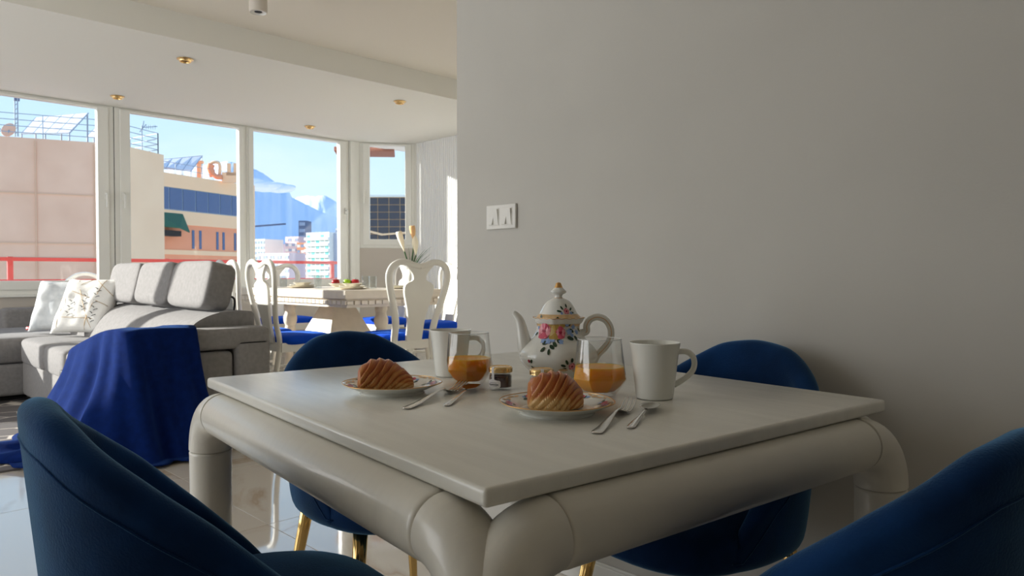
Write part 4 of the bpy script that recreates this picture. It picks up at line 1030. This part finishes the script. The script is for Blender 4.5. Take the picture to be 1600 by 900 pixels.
M_['cloudm'] = mat('cloud_white', (.92, .95, 1, 1), 1)
M_['asphalt'] = mat('city_ground', lin(214, 206, 196), 1)
M_['tower'] = mat('dark_tower_facade', lin(96, 108, 134), .8)
M_['pinkb'] = mat('pink_render', lin(222, 196, 196), .9)
M_['concrete'] = mat('terrace_concrete', lin(190, 170, 160), .9)
M_['greenaw'] = mat('green_awning', lin(40, 96, 76), .8)
g = BM(); box(g, -3000, 3000, 12, 3600, -31, -30); struct('ground', g, M_['asphalt'])
g = BM(); box(g, -6, 6.6, 8.28, 9.35, -.25, -.05); struct('terrace_floor', g, M_['concrete'])
# added unseen wall that keeps direct sun out of the left opening
g = BM(); box(g, -4.3, -3.9, 1.5, 7.6, -30, 9); struct('wall_exterior_wing', g, M_['white_out'])
# railing of the terrace
t = thing('terrace_railing', 'red painted metal railing along the terrace outside the windows', 'railing', (0, 9.2, -.05))
for nm, z in (('top_rail', 1.19), ('lower_rail', .955)):
    b = BM(); box(b, -6, 6.5, -.025, .025, z - .025, z + .015, .004); obj(nm, b, M_['red'], t, smooth=False)
for x in (-4.6, -3.1, -1.55, -.0, 1.62, 3.2, 5.45):
    b = BM(); box(b, x - .025, x + .025, -.02, .02, 0, 1.21); obj('post', b, M_['red'], t, smooth=False)
# garden chair on the terrace
t = thing('garden_chair', 'white curved garden chair peeping above the window sill outside', 'chair', (2.2, 8.72, -.05))
b = BM(); tube(b, cr_([(-.25, 0, .45), (-.22, 0, .85), (-.12, 0, .99), (0, 0, 1.03), (.12, 0, .99), (.22, 0, .85), (.25, 0, .45)], 6), .022, 10); obj('back_hoop', b, M_['lacquer'], t)
b = BM(); sbox(b, (0, -.18, .43), (.24, .2, .03), .4, .5, 24, 8); obj('seat', b, M_['lacquer'], t)
for x, y_ in ((-.2, 0), (.2, 0), (-.2, -.34), (.2, -.34)):
    b = BM(); bar(b, (x, y_, 0), (x, y_, .43), .03); obj('leg', b, M_['lacquer'], t, smooth=False)

def prism(bm, pts, z0, z1):
    A = [bm.verts.new((p_[0], p_[1], z0)) for p_ in pts]; B = [bm.verts.new((p_[0], p_[1], z1)) for p_ in pts]; n_ = len(pts)
    bm.faces.new(A[::-1]); bm.faces.new(B)
    for k in range(n_): bm.faces.new((A[k], A[(k + 1) % n_], B[(k + 1) % n_], B[k]))
def rail_set(parent, pts, zbase, h_=.95, n_=4, step=2.0, th=.035):
    b = BM()
    for a, c_ in zip(pts, pts[1:]):
        a, c_ = Vector(a), Vector(c_)
        for k in range(n_):
            z = zbase + h_ * (k + 1) / n_; bar(b, (a.x, a.y, z), (c_.x, c_.y, z), th * .8)
        m_ = max(1, int((c_ - a).length / step))
        for k in range(m_ + 1):
            q = a.lerp(c_, k / m_); bar(b, (q.x, q.y, zbase), (q.x, q.y, zbase + h_), th)
    return obj('roof_railing', b, M_['steelb'], parent, smooth=False)
# near blank walled building
A0, A1, A2 = Vector((-8.2, 39.62)), Vector((9.37, 33.58)), Vector((12.19, 35.43))
bd = thing('building', 'tan blank walled building with roof railing behind the left windows', 'building', (0, 36, -30))
def loc_(v, z): return (v[0], v[1] - 36, z + 30)
b = BM(); prism(b, [loc_(A1, 0)[:2], loc_(A2, 0)[:2], (9.0, 9.0), (-6, 10), loc_(A0, 0)[:2]], 0, 36.4); obj('wall', b, M_['pinkwall'], bd, smooth=False)
d = (A2 - A1).normalized(); nn = Vector((d.y, -d.x))
b = BM(); prism(b, [loc_(A1 + nn * .06 - d * .02, 0)[:2], loc_(A2 + nn * .06, 0)[:2], loc_(A2 - nn * .4, 0)[:2], loc_(A1 - nn * .02, 0)[:2]], 0, 36.45); obj('side_wall', b, M_['greywall'], bd, smooth=False)
d1 = (A1 - A0).normalized(); n1 = Vector((d1.y, -d1.x))
b = BM()
for k in range(9):
    q = A1 - d1 * (.5 + k * 2.05) + n1 * .03; box(b, q.x - .015, q.x + .015, q.y - 36 - .03, q.y - 36 + .03, 20, 36.3)
for z in (35.4 - 3.2, 31.6, 34.2):
    a, c_ = A0 + n1 * .02, A1 + n1 * .02; bar(b, (a.x, a.y - 36, z), (c_.x, c_.y - 36, z), .035)
obj('render_joint', b, mat('joint_shadow', lin(222, 182, 150), .9), bd, smooth=False)  # panel seams in a slightly deeper tan
rail_set(bd, [loc_(A0 - n1 * .3, 0), loc_(A1 - n1 * .3, 0), loc_(A2 - n1 * .1 - d * .3, 0), (11.0, 4, 30)], 36.4, 1.0, 4, 2.2)
def solar(parent_name, label, bl, br, tr, tl, nu, nv, standz, tag_='solar panel'):
    t = thing(parent_name, label, tag_, tuple(bl)); O = Vector(bl); bl, br, tr, tl = [Vector(q) - O for q in (bl, br, tr, tl)]
    P_ = lambda u, v: (bl * (1 - u) + br * u) * (1 - v) + (tl * (1 - u) + tr * u) * v
    nrm = (br - bl).cross(tl - bl).normalized() * .02
    for i in range(nu):
        for j in range(nv):
            b = BM(); c4 = [P_((i + a) / nu, (j + c_) / nv) for a, c_ in ((.04, .04), (.96, .04), (.96, .96), (.04, .96))]
            V = [b.verts.new(q + nrm) for q in c4]; W_ = [b.verts.new(q - nrm) for q in c4]
            b.faces.new(V); b.faces.new(W_[::-1])
            for k in range(4): b.faces.new((V[k], W_[k], W_[(k + 1) % 4], V[(k + 1) % 4]))
            obj('pane', b, M_['solar'], t, smooth=False)
    b = BM()
    for i in range(nu + 1): bar(b, P_(i / nu, 0), P_(i / nu, 1), .045)
    for j in range(nv + 1): bar(b, P_(0, j / nv), P_(1, j / nv), .045)
    obj('panel_frame', b, M_['steelb'], t, smooth=False)
    b = BM()
    for u in (0, .5, 1):
        q = P_(u, .95); bar(b, q, (q.x, q.y, standz - O.z), .05); q = P_(u, .0); bar(b, q, (q.x, q.y, standz - O.z), .05)
    obj('stand', b, M_['steelb'], t, smooth=False)
def fp(px, py, Z): return far(px, Z, hz(py, Z))
solar('solar_collector', 'pale sixteen pane solar collector tilted on the nearest roof', fp(37, 210, 32), fp(111, 209, 31.4), fp(141, 178, 32.4), fp(60, 185, 33.2), 4, 4, 6.42)
solar('solar_collector', 'small solar collector partly hidden by the left window post', fp(139, 214, 34), fp(170, 216, 33.5), fp(196, 200, 34), fp(150, 203, 34.5), 3, 2, 6.42)
t = thing('roof_mast', 'thin lattice antenna mast on the nearest roof', 'mast', tuple(fp(29, 214, 31)))
b = BM()
for dx in (-.06, .06): bar(b, RT * dx, RT * dx + Vector((0, 0, 1.9)), .04)
for k in range(9): bar(b, RT * -.06 + Vector((0, 0, .1 + k * .2)), RT * .06 + Vector((0, 0, .2 + k * .2)), .02)
obj('lattice', b, M_['steelb'], t, smooth=False)
b = BM(); box(b, -.08, .12, -.06, .06, 1.5, 1.62); obj('signal_box', b, M_['tower'], t, smooth=False)
t = thing('satellite_dish', 'round tan satellite dish on the nearest roof edge', 'dish', tuple(fp(17, 214, 30)))
b = BM(); Md = Matrix.Translation((0, 0, .26)) @ (-FW + Vector((0, 0, .3))).to_track_quat('Z', 'Y').to_matrix().to_4x4(); lathe(b, [(0, -.05), (.15, -.035), (.29, .01), (.30, .02), (.29, .03), (.15, -.01), (0, -.03)], 32)
for v in b.verts: v.co = Md @ v.co
obj('reflector', b, M_['pinkwall'], t)
b = BM(); bar(b, (0, 0, 0), (0, 0, .26), .05); bar(b, (0, 0, .1), -RT * .38 + Vector((0, 0, .32)), .03); obj('bracket', b, M_['steelb'], t, smooth=False)
t = thing('roof_antenna', 'television antenna beside the roof railing left of the terracotta building', 'antenna', tuple(fp(224, 240, 33)))
b = BM(); bar(b, (0, 0, 0), (0, 0, 1.25), .04); bar(b, (0, 0, 1.15), RT * .7 + Vector((0, 0, 1.2)), .03)
for k in range(5): q = RT * (.2 + k * .1) + Vector((0, 0, 1.17)); bar(b, q - Vector((0, 0, .1)), q + Vector((0, 0, .1)), .015)
bar(b, RT * -.1 + Vector((0, 0, .95)), RT * .2 + Vector((0, 0, 1.3)), .025); bar(b, RT * .1 + Vector((0, 0, 1.45)), RT * .0 + Vector((0, 0, .95)), .025)
obj('aerial', b, M_['steelb'], t, smooth=False)
# terracotta building with ribbon windows
bt = thing('building', 'terracotta building with a ribbon of blue windows and rooftop sign', 'building', (21.0, 62.7, -30))
B0, B1 = Vector((20.6, 62.55)), Vector((31.2, 67.2)); db = (B1 - B0).normalized(); nb = Vector((db.y, -db.x)); O2 = Vector((21.0, 62.7))
def bp(s, off): q = B0 + db * s + nb * off - O2; return (q.x, q.y)
LB = (B1 - B0).length
def slab(nm, s0, s1, o0, o1, z0, z1, m_, parent=None):
    b = BM(); prism(b, [bp(s0, o0), bp(s1, o0), bp(s1, o1), bp(s0, o1)], z0 + 30, z1 + 30); return obj(nm, b, m_, parent or bt, smooth=False)
b = BM(); prism(b, [bp(0, 0), bp(LB, 0), bp(LB - 11, -9), bp(0, -9)], 0, 39.25); obj('wall', b, M_['orange'], bt, smooth=False)
slab('parapet_band', -.1, LB + .1, .12, 0, 8.15, 9.3, M_['band'])
slab('concrete_band', -.05, LB, .08, 0, 5.1, 6.25, M_['band'])
slab('lower_band', -.05, LB, .06, 0, 2.55, 2.95, M_['band'])
rw = slab('ribbon_window', 0, LB, .05, 0, 6.25, 8.15, M_['steelb'])
for k in range(8):
    s0 = .3 + k * 1.42; slab('window_pane', s0 + .06, min(s0 + 1.36, LB), .10, .04, 6.33, 8.08, M_['bluewin'])
for k, s0 in enumerate((.7, 4.2, 5.0, 7.0, 7.75, 9.2)):
    if k: slab('slit_window', s0, s0 + .26, .04, 0, 3.1, 4.7, M_['bluewin'])
bl_ = slab('balcony', -.3, 2.2, .9, 0, 4.05, 4.5, M_['wood_d'])
b = BM(); V = [(-.2, .5, 34.6), (1.9, 1.1, 34.5), (3.2, .8, 34.2), (3.1, .15, 35.7), (.1, .1, 35.7)]
vv = [b.verts.new((*bp(s, o_), z + .3)) for s, o_, z in V]; ww = [b.verts.new((*bp(s, o_ - .05), z + .2)) for s, o_, z in V]; b.faces.new(vv); b.faces.new(ww[::-1])
for k in range(5): b.faces.new((vv[k], ww[k], ww[(k + 1) % 5], vv[(k + 1) % 5]))
obj('awning', b, M_['greenaw'], bt, smooth=False)
rail_set(bt, [(*bp(0, -.4), 0), (*bp(LB, -.4), 0)], 39.3, 1.0, 2, 2.5, .05)
solar('solar_collector', 'large pale solar collector on the terracotta building roof', fp(247, 263, 63), fp(300, 268, 64), fp(318, 244, 66), fp(255, 250, 65), 4, 1, 9.3)
t = thing('rooftop_sign', 'big tan rooftop sign letters seen from behind on the terracotta building', 'sign', tuple(fp(345, 290, 66)))
O3 = fp(345, 290, 66)
def letter(boxes_):
    b = BM()
    for x0, y0, x1, y1 in boxes_:
        a, c_ = fp(x0, y1, 66) - O3, fp(x1, y0, 66) - O3
        w_ = (c_ - a); Mq = Matrix.Translation((a + c_) / 2) @ Matrix.Rotation(YAW - PI / 2, 4, 'Z')
        hw = abs((x1 - x0) / 1140 * 66) / 2; hh_ = abs((y1 - y0) / 1140 * 66) / 2
        box(b, -hw, hw, -.15, .15, -hh_, hh_, M=Mq)
    obj('letter', b, M_['band'], t, smooth=False)
letter([(308, 252, 319, 256), (310, 255, 315, 279)])
b = BM(); R0 = [fp(x, y_, 66) - O3 for x, y_ in ((331, 277), (330, 266), (331, 257), (337, 254), (344, 256), (345, 266), (344, 274))]
tube(b, cr_(R0, 4), .14, 8); obj('letter', b, M_['band'], t)
b = BM(); R0 = [fp(x, y_, 65.7) - O3 for x, y_ in ((332, 257), (330, 264), (334, 272), (341, 277), (348, 277))]
tube(b, cr_(R0, 4), [.3] * 8 + [.22] * 9, 10); obj('curved_duct', b, M_['orange'], t)
letter([(357, 256, 361, 274), (367, 256, 372, 274), (356, 271, 373, 275)])
letter([(349, 270, 375, 286)])
t = thing('apartment_tower', 'narrow tan brick tower edge beside the middle window post', 'building', (*far(394.5, 74)[:2], -30))
b = BM(); box(b, -.4, .12, -.2, .5, 0, 39.9, M=Matrix.Rotation(YAW - PI / 2, 4, 'Z')); obj('wall', b, M_['band'], t, smooth=False)
for k in range(9):
    b = BM(); box(b, -.5, .2, -.4, -.2, 29 + k * 1.15, 29.25 + k * 1.15, M=Matrix.Rotation(YAW - PI / 2, 4, 'Z')); obj('balcony_slab', b, M_['orange'], t, smooth=False)
# distant buildings
def block(name, label, px0, px1, pytop, Z, m_, depth, rows, rz, win, winname='window', cols=4, rowh=None, proud=.25):
    a = far(px0, Z); c_ = far(px1, Z); W_ = (c_ - a).length; top = hz(pytop, Z) + 30; W_ /= math.cos(rz)
    t = thing(name, label, 'building', (a.x, a.y, -30), YAW - PI / 2 + rz)
    b = BM(); box(b, 0, W_, 0, depth, 0, top); obj('wall', b, m_, t, smooth=False)
    rh = rowh or 3.0
    for r_ in range(rows):
        z = top - 1.0 - r_ * rh
        for k in range(cols):
            x0 = W_ * (k + .12) / cols; x1 = W_ * (k + .88) / cols
            b = BM(); box(b, x0, x1, -proud, .1, z - rh * .55, z - rh * .05); obj(winname, b, M_[win[(k + r_ * 3) % len(win)]], t, smooth=False)
    return t, W_, top
M_['winshade'] = mat('shaded_balcony_glass', lin(150, 170, 170), .5)  # even grey green for balcony openings and windows
M_['wingrey'] = mat('grey_blue_windows', lin(150, 164, 186), .6)
t, W_, top = block('apartment_block', 'white apartment block with teal awnings and stacked balconies', 479, 521, 364, 380, M_['white_out'], 14, 9, -.55, ['teal', 'winshade', 'winshade', 'teal', 'winshade'], 'balcony_opening', 5, 3.0, .05)
for k in range(9):
    b = BM(); box(b, -.3, W_ + .3, -1.3, 0, top - 3.9 - k * 3.0, top - 2.7 - k * 3.0); obj('balcony', b, M_['white_out'], t, smooth=False)
b = BM(); box(b, W_, W_ + 4.5, 3, 16, 0, top - .5); obj('shaded_wing', b, M_['wingrey'], t, smooth=False)  # side of the white block, its shade painted in as grey blue
block('office_tower', 'dark slender tower standing in front of the mountain', 467, 479, 345, 600, M_['tower'], 12, 9, -.1, ['wingrey'], 'window_band', 1, 5.5)
block('white_block', 'pale block with blue grey windows beside the brick tower edge', 397, 418, 374, 420, M_['white_out'], 14, 7, -.5, ['wingrey', 'winshade'], 'window', 4)
block('pink_block', 'low pinkish block left of the dark slender tower', 418, 446, 382, 460, M_['pinkb'], 14, 6, -.5, ['wingrey'], 'window', 5)
block('pink_block', 'stepped pink block with pale balconies beneath the dark tower', 446, 470, 370, 430, M_['pinkb'], 12, 8, -.4, ['white_out', 'wingrey'], 'window', 4)
block('pink_block', 'salmon block touching the white apartment block with teal awnings', 464, 482, 379, 400, M_['orange'], 12, 7, 0, ['white_out', 'wingrey'], 'window', 3)
block('pink_block', 'low wide pink block in front of the paler blocks, above the railing', 402, 462, 396, 330, M_['pinkb'], 10, 4, -.5, ['wingrey', 'white_out'], 'window', 9)
block('grey_block', 'grey block seen at the edge of the mountain view window', 524, 536, 357, 500, M_['white_out'], 10, 5, 0, ['wingrey'], 'window', 2)
t = thing('crane', 'thin construction crane jib in front of the mountain', 'crane', (*far(396, 500)[:2], -30))
b = BM(); bar(b, (0, 0, 0), (0, 0, hz(354, 500) + 30), 1.2); obj('mast', b, M_['tower'], t, smooth=False)
b = BM(); q = far(447, 500) - far(396, 500); bar(b, (0, 0, hz(354, 500) + 30), (q.x, q.y, hz(350, 500) + 30), 1.1); obj('jib', b, M_['tower'], t, smooth=False)
# dark panelled wall seen through the narrow window
dk = far(607, 20)
t = thing('tiled_screen_wall', 'dark panel wall with pale grid joints outside the narrow window', 'wall panel', (dk.x, dk.y, -1), YAW - PI / 2)
b = BM(); box(b, -.9, .9, .03, .3, -6, hz(306, 20) + 1, 0); obj('backing', b, M_['band'], t, smooth=False)
M_['darkpanel'] = mat('dark_glazed_panel', lin(64, 66, 76), .25)
for i in range(6):
    for j in range(10):
        b = BM(); x0 = -.9 + i * .305; z0 = hz(306, 20) + 1 - .05 - (j + 1) * .20; box(b, x0 + .012, x0 + .293, 0, .05, z0 + .01, z0 + .19); obj('panel', b, M_['darkpanel'], t, smooth=False)
b = BM(); box(b, -.92, .92, -.05, .32, hz(306, 20) + .96, hz(306, 20) + 1.02); obj('coping', b, M_['white_out'], t, smooth=False)
b = BM(); bar(b, (-.5, -.1, hz(362, 20) + 1), (-.15, -.12, hz(367, 20) + 1), .06); bar(b, (-.15, -.12, hz(367, 20) + 1), (.5, -.1, hz(364, 20) + 1), .05); obj('tie_bar', b, M_['band'], t, smooth=False)
# rolled awning above the narrow window
t = thing('folded_awning', 'brown folded awning edge above the narrow window outside', 'awning', (5.62, 8.35, 2.60), ang)
b = BM(); box(b, -.55, .25, 0, .5, 0, .06, .01)
for v in b.verts: v.co.z -= .035 * math.cos(v.co.x * 9 + 1)
obj('fabric', b, mat('brown_awning', lin(150, 100, 84), .8), t)
# mountains
def ridge(name, pts, Z, m_, thick, lab=None):
    P_ = [q for q in pts]; xs = []; 
    g = BM(); fine = []
    for (x0, y0), (x1, y1) in zip(P_, P_[1:]):
        n_ = max(2, int(abs(x1 - x0) / 3))
        for k in range(n_):
            u = k / n_; x = x0 + (x1 - x0) * u; fine.append((x, y0 + (y1 - y0) * u + 1.2 * noise.noise(Vector((x * .25, Z, 0)))))
    fine.append(P_[-1]); rows = []
    for r_ in range(9):
        v = r_ / 8; row = []
        for x, y_ in fine:
            top_ = hz(y_, Z); zz = -30 + (top_ + 30) * (1 - v) ** .8 + (0 if r_ in (0, 8) else Z * .002 * noise.noise(Vector((x * .12, v * 5, Z))))
            p_ = far(x, Z - thick * v + (Z * .007 * noise.noise(Vector((x * .1, v * 3, 1))) if r_ else 0)); p_.z = zz; row.append(g.verts.new(p_))
        rows.append(row)
    back = []
    for x, y_ in fine: p_ = far(x, Z + thick); p_.z = -30; back.append(g.verts.new(p_))
    rows.insert(0, back)
    for A, B in zip(rows, rows[1:]):
        for k in range(len(A) - 1): g.faces.new((A[k], A[k + 1], B[k + 1], B[k]))
    struct(name, g, m_, smooth=True)
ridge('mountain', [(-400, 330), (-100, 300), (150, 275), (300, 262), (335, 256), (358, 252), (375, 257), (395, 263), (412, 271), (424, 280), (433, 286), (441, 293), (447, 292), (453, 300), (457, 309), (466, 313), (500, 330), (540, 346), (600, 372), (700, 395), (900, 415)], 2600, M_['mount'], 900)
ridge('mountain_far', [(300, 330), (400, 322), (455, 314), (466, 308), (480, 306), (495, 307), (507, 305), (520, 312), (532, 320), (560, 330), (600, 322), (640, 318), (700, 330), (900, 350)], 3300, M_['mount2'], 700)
# cloud bank clinging to the ridge
g = BM(); rng = random.Random(9)
for k in range(26):
    u = k / 25; x = 384 + 64 * u; y_ = 288 + 8 * u + rng.uniform(-3, 3); r_ = (21 - 9 * u) * rng.uniform(.8, 1.15)
    c_ = far(x, 1680); c_.z = hz(y_, 1680)
    q = bmesh.ops.create_icosphere(g, subdivisions=3, radius=1)
    for v in q['verts']:
        s = v.co.copy(); s *= 1 + .18 * noise.noise(s * 2 + Vector((k, 0, 0))); v.co = c_ + RT * s.x * r_ * 1.9 + FW * s.y * r_ + Vector((0, 0, s.z * r_ * .62))
o = obj('cloud', g, M_['cloudm']); tag(o, 'white cloud bank clinging to the mountain ridge', 'cloud', kind='stuff')
